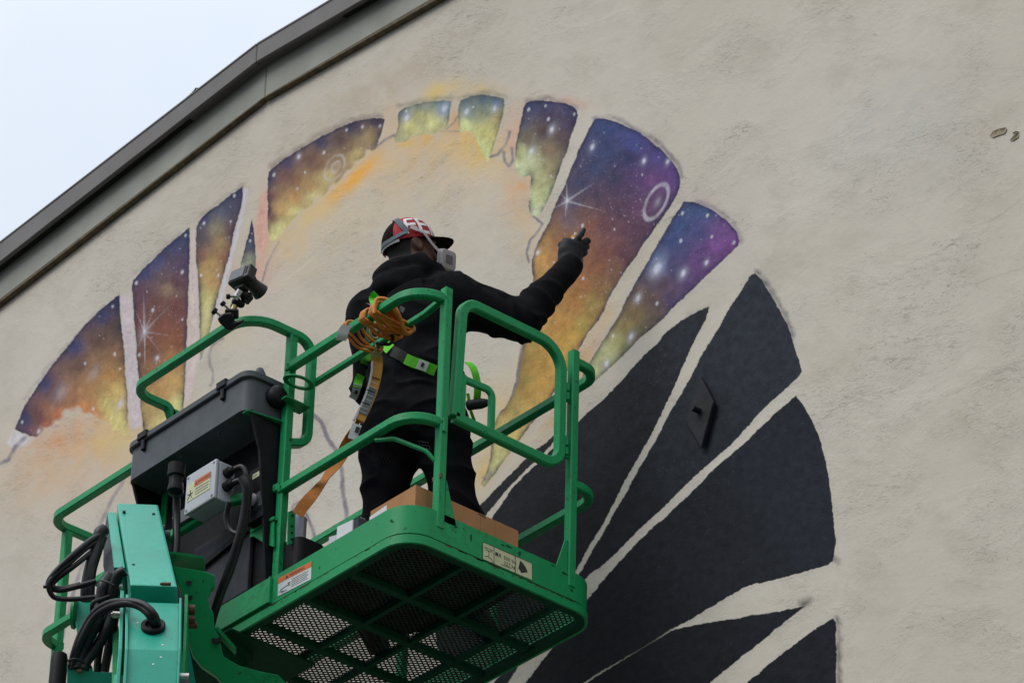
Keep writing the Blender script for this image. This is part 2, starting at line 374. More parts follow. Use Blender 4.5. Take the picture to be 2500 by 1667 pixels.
xs = np.concatenate([[-11,-9,-7.5,-6.5], np.arange(-5.7, 2.9, .0135), [3.4,4.2,5.5,7.]]); zs = np.concatenate([np.linspace(GROUND,-1.6,12), np.arange(-1.3, 4.65, .0135)])
XX, ZZ = np.meshgrid(xs, zs, indexing='ij'); ZZ = np.minimum(ZZ, roof_z(XX))
def to_px(x, y, z):
    c = np.stack(np.broadcast_arrays(x-CAM[0], y-CAM[1], z-CAM[2]), -1) @ CM.T
    return CX+FPX*c[...,0]/c[...,2], CY-FPX*c[...,1]/c[...,2]
def vnoise(x, y, s, seed=0, octv=3):                        # smooth value noise for hand-mixed paint
    r = np.random.default_rng(seed); out = 0; amp = 1.
    for o in range(octv):
        G = r.random((64, 64)); u = x/s*2**o; v = y/s*2**o; i = np.floor(u).astype(int); j = np.floor(v).astype(int); fu = u-i; fv = v-j
        fu = fu*fu*(3-2*fu); fv = fv*fv*(3-2*fv); i %= 64; j %= 64; i1 = (i+1) % 64; j1 = (j+1) % 64
        out = out+amp*((G[i,j]*(1-fu)+G[i1,j]*fu)*(1-fv)+(G[i,j1]*(1-fu)+G[i1,j1]*fu)*fv-.5); amp *= .5
    return out
def np_mesh(name, P, quads, attrs, mats, parent, label=None):
    me = bpy.data.meshes.new(name); n = len(P); m = len(quads)
    me.vertices.add(n); me.vertices.foreach_set('co', P.astype(np.float32).ravel())
    me.loops.add(4*m); me.loops.foreach_set('vertex_index', quads.astype(np.int32).ravel())
    me.polygons.add(m); me.polygons.foreach_set('loop_start', np.arange(0, 4*m, 4, dtype=np.int32))
    me.update(calc_edges=True)
    for k, a in attrs.items():
        if a.ndim == 2: d = me.attributes.new(k, 'FLOAT_COLOR', 'POINT'); d.data.foreach_set('color', a.astype(np.float32).ravel())
        else: d = me.attributes.new(k, 'FLOAT', 'POINT'); d.data.foreach_set('value', a.astype(np.float32).ravel())
    return finish(name, me, mats, parent, label)
def over(C, A, c, a):                                        # lay translucent colour c with cover a over (C, A)
    a = np.clip(a, 0, 1)[..., None]; A2 = a[..., 0]+A*(1-a[..., 0])
    C2 = (a*c+C*A[..., None]*(1-a))/np.maximum(A2, 1e-6)[..., None]; return C2, A2
def seg_dist(x, y, pts):
    d = np.full(x.shape, 1e9)
    for (x0, y0), (x1, y1) in zip(pts[:-1], pts[1:]):
        dx, dy = x1-x0, y1-y0; t = np.clip(((x-x0)*dx+(y-y0)*dy)/(dx*dx+dy*dy+1e-9), 0, 1); d = np.minimum(d, np.hypot(x-x0-t*dx, y-y0-t*dy))
    return d
# thin sprayed mists of colour around the petals: (x, y, radius x, radius y, tilt, colour, cover)
MIST = [(860,480,230,110,-.55,(205,184,146),.26),(1040,420,190,90,-.25,(206,182,142),.28),(1180,430,110,90,  .2,(204,180,144),.22),(720,580,120,70,-.6,(204,182,148),.25),(220,1110,220,90,-.4,(203,174,142),.3),(420,1090,120,70,-.4,(200,180,142),.4),(900,520,420,260,-.5,(196,180,156),.35),(210,1080,170,70,-.5,(204,166,128),.6),(120,1150,160,120,0,(194,168,140),.35),(140,1075,70,30,-.4,(205,140,90),.45),
 (270,1075,50,40,0,(205,175,110),.6),(300,1075,40,40,0,(200,180,130),.5),(330,1150,60,60,0,(196,172,140),.4),(1010,370,150,60,-.3,(204,172,130),.55),(1150,350,70,50,.4,(214,180,105),.75),(1180,380,40,40,.2,(212,180,105),.6),
 (1040,335,18,16,0,(222,165,60),.9),(990,350,26,12,0,(215,175,80),.7),(1060,225,26,20,-.3,(212,180,90),.7),(1090,215,60,25,-.2,(205,180,120),.5),(1180,218,50,16,0,(205,178,115),.5),
 (960,285,30,40,0,(200,168,135),.5),(1112,300,14,40,0,(200,150,115),.6),(1260,330,26,70,.2,(202,160,130),.55),(1272,470,40,70,.2,(206,158,112),.65),(1285,560,36,60,.2,(200,172,130),.5),(1250,300,20,40,0,(200,172,150),.5),
 (640,560,18,90,.1,(204,150,130),.75),(638,660,40,50,.1,(202,160,145),.6),(700,600,50,40,-.6,(204,172,120),.5),(830,470,90,18,-.68,(224,165,75),.7),(880,420,60,14,-.75,(226,165,70),.85),(770,520,90,22,-.6,(206,180,125),.6),
 (560,660,20,120,-.25,(196,172,150),.5),(540,800,60,60,0,(196,180,145),.5),(440,1040,60,50,0,(200,182,130),.5),(380,1110,80,60,0,(196,176,140),.4),
 (1425,880,22,80,.55,(196,160,118),.7),(1470,790,20,90,.55,(194,168,135),.6),(1560,640,14,110,.6,(184,168,140),.3),(1350,1030,26,90,.6,(190,162,125),.6),(1240,1060,40,70,.3,(205,168,100),.6),(1220,980,46,60,.3,(202,176,125),.6),(1180,1150,26,60,.4,(206,170,105),.7),(1262,880,14,80,.15,(196,184,160),.5),
 (1180,1050,60,140,.3,(192,180,152),.4),(590,480,26,16,-.6,(185,165,160),.3),(1405,252,50,12,.2,(200,150,130),.45),(1700,478,60,10,.3,(190,170,170),.3),(1770,580,60,90,.5,(184,165,170),.18)]
def mist(px, py):                                          # old grime, cracks and overspray that lie on the bare wall
    rg = np.random.default_rng(5); C = np.full(px.shape+(3,), .5); A = np.zeros(px.shape)
    for x, y, rx, ry, tl, c, a in MIST:
        dx, dy = px-x, py-y; u = (dx*math.cos(tl)+dy*math.sin(tl))/rx; v = (-dx*math.sin(tl)+dy*math.cos(tl))/ry; d2 = u*u+v*v
        w = np.exp(-d2*1.1)*(1+.9*vnoise(px, py, 24, 3)); C, A = over(C, A, lin(c)*CAL, a*w)
    # grey cloudiness of an old wall: (x, y, r) darker, yellower patches at right
    for x, y, rx, ry, tl, c, a in [(2430,290,60,30,-.6,(168,160,140),.5),(2300,420,140,50,-.5,(172,168,158),.35),(2060,880,60,30,-.5,(168,158,135),.45),(2350,1010,50,30,-.7,(166,156,135),.45),(2200,300,200,120,-.3,(174,173,169),.35),(1700,120,250,120,-.4,(178,172,160),.3),(1950,620,120,60,-.5,(170,162,148),.3),(2250,1150,150,90,-.6,(178,170,156),.3),(850,260,160,50,-.6,(172,158,138),.4),(1000,180,130,40,-.6,(176,162,142),.4)]:
        dx, dy = px-x, py-y; u = (dx*math.cos(tl)+dy*math.sin(tl))/rx; v = (-dx*math.sin(tl)+dy*math.cos(tl))/ry
        C, A = over(C, A, lin(c)*CAL, a*np.exp(-(u*u+v*v))*(1+1.2*vnoise(px, py, 18, 5)))
    return np.concatenate([np.clip(C, 0, 1), A[..., None]], -1)
px, py = to_px(XX, YW, ZZ); MST = mist(px, py)
nx, nz = XX.shape; idx = np.arange(nx*nz).reshape(nx, nz)
Q = np.stack([idx[:-1,:-1], idx[1:,:-1], idx[1:,1:], idx[:-1,1:]], -1).reshape(-1, 4)
np_mesh('stucco_wall', np.stack([XX, np.full_like(XX, YW), ZZ], -1).reshape(-1, 3), Q, {'paint': MST.reshape(-1, 4)}, M_WALL, bld)
mb = MB(); a, b, c = bot_i                                  # side and back walls
mb.prism([V(-11,YW+.02,GROUND), V(7,YW+.02,GROUND), V(7,YW+.02,c.z), V(b.x,YW+.02,b.z), V(-8.8,YW+.02,a.z)], V(0,6.5,0)); mb.build('house_walls', plain('plain_render', (.5,.47,.43), .9), bld)

# ---------------------------------------------------------------- mural paint on the wall
def poly_sd(x, y, P):
    d = np.full(x.shape, 1e18); ins = np.zeros(x.shape, bool); n = len(P)
    for i in range(n):
        x0, y0 = P[i-1]; x1, y1 = P[i]; dx, dy = x1-x0, y1-y0
        t = np.clip(((x-x0)*dx+(y-y0)*dy)/(dx*dx+dy*dy+1e-9), 0, 1); d = np.minimum(d, (x-x0-t*dx)**2+(y-y0-t*dy)**2)
        c = ((y0 > y) != (y1 > y)); ins ^= c & (x < (x1-x0)*(y-y0)/(y1-y0+1e-12)+x0)
    return np.where(ins, 1, -1)*np.sqrt(d)
def chaikin(P, it=2):                                       # round the outline but keep its sharp tips
    for _ in range(it):
        Q_ = []; n = len(P)
        for i in range(n):
            o, p, q = np.array(P[i-1], float), np.array(P[i], float), np.array(P[(i+1) % n], float)
            u, v = o-p, q-p; lu, lv = np.linalg.norm(u), np.linalg.norm(v)
            if u @ v/(lu*lv+1e-9) > -.45: Q_.append(tuple(p)); continue
            Q_ += [tuple(p+u*min(.25, 15/lu)), tuple(p+v*min(.25, 15/lv))]
        P = Q_
    return P
LIFT = [0]; LAYERS = []
def paint_mesh(name, x0, x1, y0, y1, fn, halo, label=None, g=2.6):
    X, Yp = np.meshgrid(np.arange(x0, x1+g, g), np.arange(y0, y1+g, g), indexing='ij')
    d, C, A, S = fn(X, Yp)
    below = [l for l in LAYERS if l[0] < x1 and l[1] > x0 and l[2] < y1 and l[3] > y0]; LAYERS.append((x0, x1, y0, y1, fn))
    keep = d > -halo; cell = keep[:-1,:-1] & keep[1:,:-1] & keep[1:,1:] & keep[:-1,1:]
    ids = np.full(X.shape, -1); use = np.zeros(X.shape, bool)
    for a, b in ((0,0),(1,0),(1,1),(0,1)): use[a:X.shape[0]-1+a, b:X.shape[1]-1+b] |= cell
    ids[use] = np.arange(use.sum())
    I, J = np.nonzero(cell); Q = np.stack([ids[I,J], ids[I,J+1], ids[I+1,J+1], ids[I+1,J]], -1)
    u, v = X[use], Yp[use]; LIFT[0] += 1; yp = YW-.0001-.000006*LIFT[0]
    D = np.stack([(u-CX)/FPX, -(v-CY)/FPX, np.ones_like(u)], -1) @ CM
    P = CAM+D*((yp-CAM[1])/D[:,1])[:,None]
    P[:,2] = np.minimum(P[:,2], roof_z(P[:,0])-.0)
    ms = mist(u, v)
    for l in below:                                            # what is already painted there shows through the thin edge
        d2, c2, a2, _ = l[4](u, v); cc, aa = over(ms[:,:3], ms[:,3], c2, np.clip((1.4*a2-.2)/.62, 0, 1)); ms = np.concatenate([cc, aa[:,None]], -1)
    return np_mesh(name, P, Q, {'paint': np.concatenate([C[use], A[use][:,None]], -1), 'splat': S[use], 'mist': ms}, M_MURAL, bld, label)
def petal(label, P, anchors, stars=(), soft=5., rim=((40,42,70), 7., .75), fades=(), splat=.5, smooth=1, power=2.6, rays=(), rings=(), noise_amp=.15, glow=()):
    P = chaikin(P, smooth); xs_ = [p[0] for p in P]; ys_ = [p[1] for p in P]; halo = soft+5
    def fn(X, Yp):
        wx = X+3*vnoise(X, Yp, 30, 11)+2.2*vnoise(X, Yp, 6, 13); wy = Yp+3*vnoise(X, Yp, 30, 12)+2.2*vnoise(X, Yp, 6, 14)
        d = poly_sd(wx, wy, P)
        ax = X+10*vnoise(X, Yp, 45, 1, 4); ay = Yp+10*vnoise(X, Yp, 45, 2, 4)
        W = 0; Cc = 0
        for x, y, c in anchors:
            w = 1/(((ax-x)**2+(ay-y)**2)+60)**(power/2); W = W+w; Cc = Cc+w[..., None]*lin(c)
        Cc = Cc/W[..., None]*CAL; Cc = (Cc*.82+Cc.mean(-1, keepdims=True)*.18)*1.06
        Cc = Cc*(1+noise_amp*vnoise(X, Yp, 14, 4, 4))[..., None]
        if rim:
            rc, rw, ra = rim; k = ra*np.exp(-np.maximum(d, 0)/rw)*(1+.8*vnoise(X, Yp, 20, 9))
            for x, y, r, _ in fades: k = k*(1-np.exp(-(np.hypot(X-x, Yp-y)/(1.5*r))**2))
            k = np.clip(k, 0, 1)[..., None]; Cc = Cc*(1-k)+lin(rc)*CAL*k
        A = np.clip((d+soft)/(2*soft), 0, 1); A = A*A*(3-2*A)
        for x, y, r, k in fades:
            q = np.hypot(X-x, Yp-y)/r; A = A*(1-k*np.exp(-q**2*1.6)*np.clip(1+1.2*vnoise(X, Yp, 22, 8), 0, 2))
        for x, y, r, k in glow:
            q = np.hypot((X-x)*1.3+(Yp-y)*.5, (Yp-y)*.8)/(r*.8); k_ = (.42*k*np.exp(-q*q))[..., None]; Cc = Cc*(1-k_)+lin((205,205,215))*CAL*k_
        for x, y, r in stars:
            q = np.hypot((X-x)*1.25+(Yp-y)*.35, (Yp-y)*.8)/(r*.78); k = np.clip(1.45-q, 0, 1)[..., None]*(.72 if r > 2.6 else .5); Cc = Cc*(1-k)+lin((214,216,224))*CAL*k
            
            if r > 5: k = (.3*np.exp(-(q/2.)**2))[..., None]; Cc = Cc*(1-k)+lin((190,195,215))*CAL*k
        for x, y, dx, dy, w, k0 in rays:
            t_ = ((X-x)*dx+(Yp-y)*dy)/(dx*dx+dy*dy); dd = np.hypot(X-x-np.clip(t_,0,1)*dx, Yp-y-np.clip(t_,0,1)*dy)
            k = (k0*np.clip(1.6-dd/(w*(1.05-.8*np.clip(t_,0,1))), 0, 1)*(1-.75*np.clip(t_,0,1)))[..., None]; Cc = Cc*(1-k)+lin((205,205,215))*CAL*k
        for x, y, a, b, tl, w, k0 in rings:
            u = ((X-x)*math.cos(tl)+(Yp-y)*math.sin(tl))/a; v = (-(X-x)*math.sin(tl)+(Yp-y)*math.cos(tl))/b
            q = np.abs(np.hypot(u, v)-1)*min(a, b); k = (k0*np.clip(1.7-q/w, 0, 1)*(1+.8*vnoise(X, Yp, 16, 6)))[..., None]; k = np.clip(k, 0, 1); Cc = Cc*(1-k)+lin((200,195,205))*CAL*k
        S = np.full(X.shape, splat*.65)*np.clip(.6+1.6*vnoise(X, Yp, 50, 7), 0, 1.5)*np.clip(d/10, 0, 1)
        return d, np.clip(Cc, .004, .9), A, S
    return paint_mesh('painted_petal', min(xs_)-halo-4, max(xs_)+halo+4, min(ys_)-halo-4, max(ys_)+halo+4, fn, halo, label)
def stroke(pts, w, c, a, soft=4., label=None, name='sketch_line', wob=2., g=2.6):
    xs_ = [p[0] for p in pts]; ys_ = [p[1] for p in pts]; e = w+soft+8
    def fn(X, Yp):
        d = w-seg_dist(X+wob*vnoise(X, Yp, 20, 3), Yp+wob*vnoise(X, Yp, 20, 4), pts)
        A = a*np.clip((d+soft)/(2*soft), 0, 1)*np.clip(1+.5*vnoise(X, Yp, 15, 5), 0, 1.2); return d, np.broadcast_to(lin(c)*CAL, X.shape+(3,)), np.clip(A, 0, 1), np.zeros(X.shape)
    return paint_mesh(name, min(xs_)-e, max(xs_)+e, min(ys_)-e, max(ys_)+e, fn, soft+3, label, g)
def scatter(P, n, seed, r=(1.5, 3.5)):
    n = int(n*.6)
    rr = np.random.default_rng(seed); xs_ = [p[0] for p in P]; ys_ = [p[1] for p in P]; out = []
    while len(out) < n:
        x, y = rr.uniform(min(xs_), max(xs_)), rr.uniform(min(ys_), max(ys_))
        if poly_sd(np.array([x]), np.array([y]), P)[0] > 5: out.append((x, y, rr.uniform(*r)))
    return out

# pale bands sprayed between the petals
def band(label, P, c, a=.8, soft=8.):
    P = chaikin(P, 1); xs_ = [p[0] for p in P]; ys_ = [p[1] for p in P]
    def fn(X, Yp):
        d = poly_sd(X, Yp, P); A = a*np.clip((d+soft)/(2*soft), 0, 1)*np.clip(1+.5*vnoise(X, Yp, 25, 5), 0, 1.3)
        return d, np.broadcast_to(lin(c)*CAL, X.shape+(3,)), np.clip(A, 0, 1), np.zeros(X.shape)
    return paint_mesh('painted_band', min(xs_)-14, max(xs_)+14, min(ys_)-14, max(ys_)+14, fn, soft+2, label)
band('pale lilac band between the two leftmost petals', [(296,722),(317,718),(322,760),(330,860),(338,940),(344,1040),(320,1046),(314,960),(307,880),(301,800)], (193,182,186))
band('pale pink band left of the narrow petal', [(467,560),(478,562),(477,640),(483,730),(484,800),(486,880),(470,940),(452,1000),(456,900),(461,800),(464,690)], (198,182,178))
band('pale lilac band right of the narrow petal', [(597,458),(606,470),(590,540),(566,630),(546,720),(520,800),(494,880),(508,834),(526,765),(545,690),(560,635),(578,565),(592,510)], (192,188,198), .85, 6.)
band('pink band left of the long curved petal', [(624,545),(640,480),(652,455),(653,590),(644,610),(632,620),(627,580)], (204,160,146), .75)
band('white spray at the tail of the leftmost petal', [(36,1050),(84,1070),(70,1085),(30,1092),(15,1080)], (196,192,194), .8)
# dusty overspray that drifted past the masking, under the petals
for pts, w, c, a in (([(1846,664),(1864,684),(1886,718),(1906,752),(1922,785),(1938,820)],5.,(92,92,94),.5),([(2045,1512),(2050,1560),(2049,1620),(2050,1700)],5.,(104,102,100),.55),([(2036,1360),(2046,1372)],6.,(112,110,108),.5),([(1960,1472),(1975,1466)],8.,(110,106,100),.5),
 ([(1530,302),(1580,330),(1620,362),(1655,402),(1666,432)],4.,(104,92,104),.5),([(1700,490),(1740,505),(1795,550),(1810,590)],4.,(120,104,122),.45),([(1640,808),(1690,764),(1734,744)],4.,(120,114,106),.35),
 ([(660,410),(700,382),(777,330),(865,292),(930,284)],5.,(128,112,106),.45),([(975,262),(1046,243),(1100,240)],5.,(140,132,112),.45),([(1121,242),(1178,226),(1232,236)],5.,(138,130,112),.45),([(1286,246),(1340,241),(1410,262)],5.,(126,110,112),.45),
 ([(60,975),(120,892),(185,818),(255,742)],4.,(132,122,126),.35),([(330,668),(378,622),(440,572)],4.,(132,122,126),.35),([(490,530),(541,486),(590,452)],4.,(132,122,126),.35),([(1450,290),(1480,284),(1520,296)],4.,(110,104,112),.45)):
    stroke(pts, w, c, min(1., a*1.25), 12., name='overspray', wob=7.)
P1 = [(36,1047),(66,982),(117,905),(179,829),(230,772),(270,737),(290,721),(293,767),(298,823),(304,885),(310,956),(312,1033),(308,1062),(286,1062),(262,1040),(246,1026),(224,1014),(190,1004),(163,1009),(138,1033),(102,1056),(84,1068)]
petal('leftmost starry petal, navy rim fading to orange and yellow', P1,
 [(60,1020,(56,60,98)),(110,940,(58,62,104)),(180,850,(58,62,106)),(250,770,(58,60,100)),(285,735,(52,54,84)),(283,800,(84,66,60)),(240,830,(98,72,64)),(190,890,(106,76,66)),(140,960,(98,68,74)),(95,1020,(100,66,66)),(115,1040,(170,98,60)),(150,1010,(190,112,62)),(170,970,(150,104,70)),(230,890,(135,100,68)),(285,870,(140,100,60)),(220,950,(165,118,68)),(270,920,(176,126,62)),(200,1000,(196,120,58)),(225,1010,(196,122,56)),(290,960,(205,172,84)),(260,990,(196,178,96)),(290,1020,(205,190,108)),(298,1050,(205,190,112))],
 scatter(P1, 26, 1, (1.,2.2))+[(275,748,4),(280,864,4.5),(54,1030,4),(95,1053,5.5),(228,998,4.5),(294,985,6),(208,887,4),(293,900,3)], fades=[(x,y,r,.75) for x, y, r in ((300,1064,20),(280,1060,22),(255,1036,22),(224,1014,22),(190,1004,24),(163,1009,22),(138,1033,20),(112,1052,18))], glow=[(149,957,24,.6),(230,910,18,.55),(294,985,18,.5)])
P2 = [(462,556),(423,589),(378,630),(337,670),(322,693),(327,747),(332,818),(337,885),(341,936),(347,1033),(360,1080),(420,1060),(446,1015),(448,987),(452,910),(456,808),(459,706),(462,619)]
petal('rust and navy petal with a white starburst, behind the control box', P2,
 [(455,575,(62,66,98)),(350,665,(58,64,112)),(390,640,(70,78,118)),(420,600,(66,72,112)),(440,640,(84,66,92)),(400,680,(100,78,86)),(430,690,(92,60,72)),(350,720,(96,62,76)),(410,705,(140,112,84)),(380,740,(110,70,64)),(430,750,(112,62,60)),(350,800,(118,68,58)),(400,800,(126,72,56)),(440,830,(134,78,54)),(370,860,(122,76,56)),(420,880,(160,106,56)),(360,920,(136,92,60)),(430,930,(190,150,78)),(390,960,(180,134,70)),(440,985,(206,200,120)),(360,1010,(176,146,84)),(400,1040,(200,184,108))],
 scatter(P2, 44, 2, (1.,2.4))+[(333,691,5),(453,575,4),(445,664,5),(373,757,5),(445,780,3.5),(384,874,5.5),(340,866,4.5)], glow=[(352,810,20,.7)], rays=[(352,810,0,-140,1.5,.6),(352,810,4,130,1.5,.55),(352,810,64,-66,1.4,.5),(352,810,-22,-56,1.4,.45),(352,810,40,50,1.4,.4),(352,810,-22,50,1.4,.45),(352,810,70,10,1.4,.35),(352,810,26,-60,1.4,.4)], splat=.7)
P3 = [(593,457),(541,494),(500,525),(481,548),(480,594),(481,655),(487,716),(487,798),(491,877),(505,834),(520,767),(536,706),(553,645),(571,568),(587,512)]
petal('narrow petal fading from navy to pale yellow, left of the camera', P3,
 [(580,470,(62,62,94)),(540,510,(84,94,112)),(500,540,(64,68,104)),(560,510,(70,70,96)),(520,560,(128,122,96)),(490,580,(84,74,86)),(570,560,(98,68,76)),(535,590,(150,122,76)),(490,620,(122,84,72)),(545,630,(146,98,66)),(515,640,(176,142,78)),(500,680,(180,150,84)),(525,690,(180,140,80)),(495,730,(196,184,106)),(510,760,(206,196,124)),(495,820,(206,198,130))],
 scatter(P3, 16, 3, (1.,2.))+[(572,478,4.5),(498,545,4.5),(563,541,3.5),(491,672,4),(533,672,4)])
P4 = [(617,535),(621,589),(626,640),(620,668),(592,668),(586,650),(594,624),(607,573)]
petal('tiny dark sliver petal just above the camera', P4, [(615,560,(66,64,94)),(612,600,(82,80,98)),(606,635,(128,134,108)),(600,660,(160,164,126))], [(611,588,3.5),(615,570,2)]+scatter(P4, 8, 4, (1,1.8)), soft=3, fades=[(605,672,22,.6)])
P5 = [(654,423),(668,409),(695,390),(736,363),(777,338),(821,316),(865,299),(899,291),(920,290),(939,294),(932,319),(923,346),(914,368),(899,372),(872,397),(852,418),(818,452),(777,489),(736,516),(705,547),(682,581),(661,595),(656,574),(656,506),(654,455)]
petal('long curved petal at upper left, purple brown over pale yellow', P5,
 [(660,430,(72,62,92)),(700,400,(76,66,96)),(780,350,(72,66,98)),(860,310,(68,60,84)),(920,300,(64,56,76)),(925,325,(120,98,80)),(900,340,(156,132,88)),(830,345,(92,72,74)),(760,390,(112,80,70)),(700,430,(112,78,72)),(665,480,(112,74,70)),(665,530,(128,88,72)),(720,440,(138,98,66)),(780,400,(128,94,66)),(850,360,(122,98,74)),(870,380,(184,160,98)),(820,410,(160,128,84)),(800,435,(190,170,108)),(720,480,(182,134,72)),(760,455,(166,126,74)),(690,510,(192,150,80)),(770,480,(204,190,120)),(720,515,(206,196,120)),(680,555,(206,200,122)),(665,585,(204,196,122))],
 scatter(P5, 14, 5, (1.,2.))+[(669,427,5),(729,383,5.5),(791,373,5),(846,318,4),(885,310,4.5),(928,308,4),(726,461,3.5),(745,421,3)], rings=[(817,410,20,34,.55,1.8,.3),(820,408,9,15,.55,1.6,.28)], glow=[(818,409,14,.35)], fades=[(x,y,r,.72) for x, y, r in ((899,374,16),(872,399,18),(846,424,20),(812,458,22),(777,490,22),(736,518,22),(705,549,20),(682,580,16),(665,596,14))], splat=.35)
P6 = [(972,278),(978,270),(1008,258),(1046,249),(1083,245),(1101,248),(1098,278),(1090,312),(1076,322),(1042,328),(1008,336),(981,348),(964,346),(962,333),(974,316),(972,295)]
petal('small teal and yellow patch left of the two at the top', P6, [(985,275,(100,116,124)),(1080,258,(96,122,144)),(1095,265,(100,130,158)),(1030,262,(124,136,124)),(1030,285,(170,164,106)),(1055,300,(200,196,122)),(1000,312,(196,186,108)),(1080,300,(184,180,122)),(970,340,(170,164,122))],
 [(993,288,7),(1085,265,8),(992,272,4)], glow=[(993,290,16,.5),(1085,266,18,.55)], rim=((70,76,74),5.,.6), splat=.15, soft=5, fades=[(1076,324,14,.5),(1042,330,16,.6),(1008,338,16,.6),(976,348,14,.5)])
P7 = [(1121,248),(1144,237),(1178,232),(1205,236),(1231,241),(1228,268),(1219,302),(1211,336),(1202,363),(1195,390),(1187,394),(1175,363),(1161,336),(1151,319),(1120,324),(1120,288)]
petal('teal topped patch dripping pale yellow, right of the two at the top', P7, [(1140,250,(92,108,116)),(1180,240,(80,102,118)),(1215,248,(76,104,128)),(1150,275,(124,134,122)),(1190,270,(120,130,110)),(1215,290,(176,160,96)),(1140,305,(200,206,132)),(1180,320,(196,190,108)),(1200,330,(200,186,104)),(1175,345,(202,206,128)),(1190,375,(200,206,132))],
 [(1139,273,7),(1208,266,6),(1155,262,3)], glow=[(1139,274,14,.4),(1208,268,16,.4)], rim=((66,72,70),5.,.6), splat=.3, fades=[(1135,322,12,.4),(1161,338,13,.5),(1176,364,13,.5),(1190,392,10,.4)])
P8 = [(1283,254),(1298,248),(1334,247),(1379,254),(1401,262),(1412,274),(1405,298),(1392,338),(1379,379),(1363,423),(1347,468),(1329,508),(1317,530),(1302,530),(1291,512),(1294,477),(1297,440),(1293,428),(1280,434),(1266,430),(1258,410),(1258,365),(1265,325),(1274,289)]
petal('plum topped petal with pale green drips, above the spraying hand', P8, [(1295,262,(64,68,112)),(1335,258,(66,66,104)),(1390,270,(64,62,104)),(1340,285,(74,58,82)),(1390,300,(72,62,88)),(1325,320,(82,62,66)),(1280,300,(92,88,108)),(1375,340,(92,72,74)),(1290,345,(112,96,84)),(1345,365,(132,108,82)),(1275,375,(184,190,126)),(1270,410,(196,206,152)),(1300,400,(180,184,136)),(1345,420,(150,136,94)),(1320,440,(176,172,116)),(1335,470,(180,186,124)),(1310,490,(198,206,138)),(1308,518,(190,200,152))],
 scatter(P8, 36, 8, (1.,2.3))+[(1291,268,5),(1332,259,4),(1339,291,5),(1402,279,4),(1347,317,7),(1298,370,6),(1345,430,3)], glow=[(1298,372,18,.55),(1347,317,14,.4),(1308,512,12,.45)], splat=.8, fades=[(1270,432,12,.35),(1258,400,12,.3),(1292,470,12,.3),(1305,530,12,.3)])
P9 = [(1450,296),(1459,291),(1477,290),(1521,305),(1571,332),(1611,365),(1646,401),(1660,428),(1658,468),(1640,499),(1611,539),(1579,584),(1548,629),(1512,682),(1486,727),(1468,771),(1446,798),(1423,834),(1391,891),(1349,967),(1311,1013),(1273,1067),(1238,1113),(1208,1155),(1184,1188),(1176,1180),(1190,1150),(1199,1110),(1202,1053),(1216,1012),(1245,978),(1259,930),(1266,884),(1275,851),(1281,824),(1292,760),(1304,690),(1297,642),(1307,615),(1316,588),(1334,557),(1352,512),(1370,472),(1387,432),(1405,392),(1423,347),(1441,312)]
petal('largest galaxy petal being sprayed, blue and purple down to golden yellow', P9,
 [(1470,310,(52,68,116)),(1500,310,(58,72,124)),(1550,345,(60,70,136)),(1600,385,(72,64,130)),(1640,420,(90,58,124)),(1650,460,(94,58,122)),(1480,370,(52,66,108)),(1530,390,(50,56,96)),(1570,400,(74,58,112)),(1590,440,(104,62,118)),(1560,430,(84,58,108)),(1450,410,(58,68,108)),(1500,440,(58,56,88)),(1540,470,(78,56,90)),(1610,480,(96,66,106)),(1630,500,(80,62,100)),(1420,450,(66,68,104)),(1460,480,(76,62,84)),(1510,510,(84,58,82)),(1560,510,(98,62,98)),(1590,540,(84,62,90)),(1400,500,(84,76,100)),(1420,520,(112,78,74)),(1390,540,(110,88,98)),(1440,550,(132,80,58)),(1480,550,(104,66,76)),(1540,560,(92,58,78)),(1560,590,(88,60,78)),(1350,570,(140,106,72)),(1330,590,(176,130,60)),(1315,625,(206,150,52)),(1310,660,(186,140,56)),(1370,590,(152,96,58)),(1430,600,(134,84,62)),(1480,620,(122,70,66)),(1530,620,(98,62,72)),(1400,650,(146,88,52)),(1460,650,(136,84,54)),(1500,670,(120,84,66)),(1420,690,(158,100,50)),(1470,700,(140,96,54)),(1490,710,(128,104,64)),(1450,740,(150,128,58)),(1400,740,(166,112,46)),(1340,740,(166,116,46)),(1330,790,(180,136,50)),(1295,810,(160,134,66)),(1370,790,(178,126,44)),(1420,800,(164,140,52)),(1400,830,(196,150,44)),(1350,850,(196,144,42)),(1290,870,(158,128,52)),(1320,890,(170,130,46)),(1365,890,(204,150,44)),(1275,930,(146,124,54)),(1330,940,(196,146,48)),(1300,970,(176,138,52)),(1250,1000,(160,136,66)),(1300,1005,(204,164,72)),(1230,1050,(190,170,86)),(1260,1060,(196,172,84)),(1205,1110,(190,184,112)),(1190,1160,(186,180,120))],
 scatter(P9, 120, 9, (.9,2.2))+[(1446,359,7),(1572,393,6.5),(1630,395,5.5),(1568,427,3),(1422,551,5),(1424,680,4),(1313,617,5.5),(1318,780,9),(1352,640,3),(1500,560,3)],
 rings=[(1602,493,22,47,.5,2.3,.5)], glow=[(1605,494,12,.7),(1318,785,16,.6),(1384,491,14,.6)], rays=[(1384,491,0,-46,2.,.7),(1384,491,-4,42,2.,.65),(1384,491,66,-44,2.,.6),(1384,491,-34,20,2.,.6),(1384,491,96,26,2.,.5),(1384,491,-14,-18,2.,.45)], splat=1., soft=4.5)
P10 = [(1671,492),(1695,495),(1731,508),(1762,530),(1789,553),(1805,588),(1798,602),(1771,629),(1736,662),(1691,704),(1646,749),(1602,794),(1557,829),(1521,865),(1490,896),(1450,930),(1418,956),(1385,992),(1398,960),(1430,905),(1454,865),(1477,825),(1504,785),(1526,740),(1553,691),(1579,646),(1602,602),(1629,557),(1655,517)]
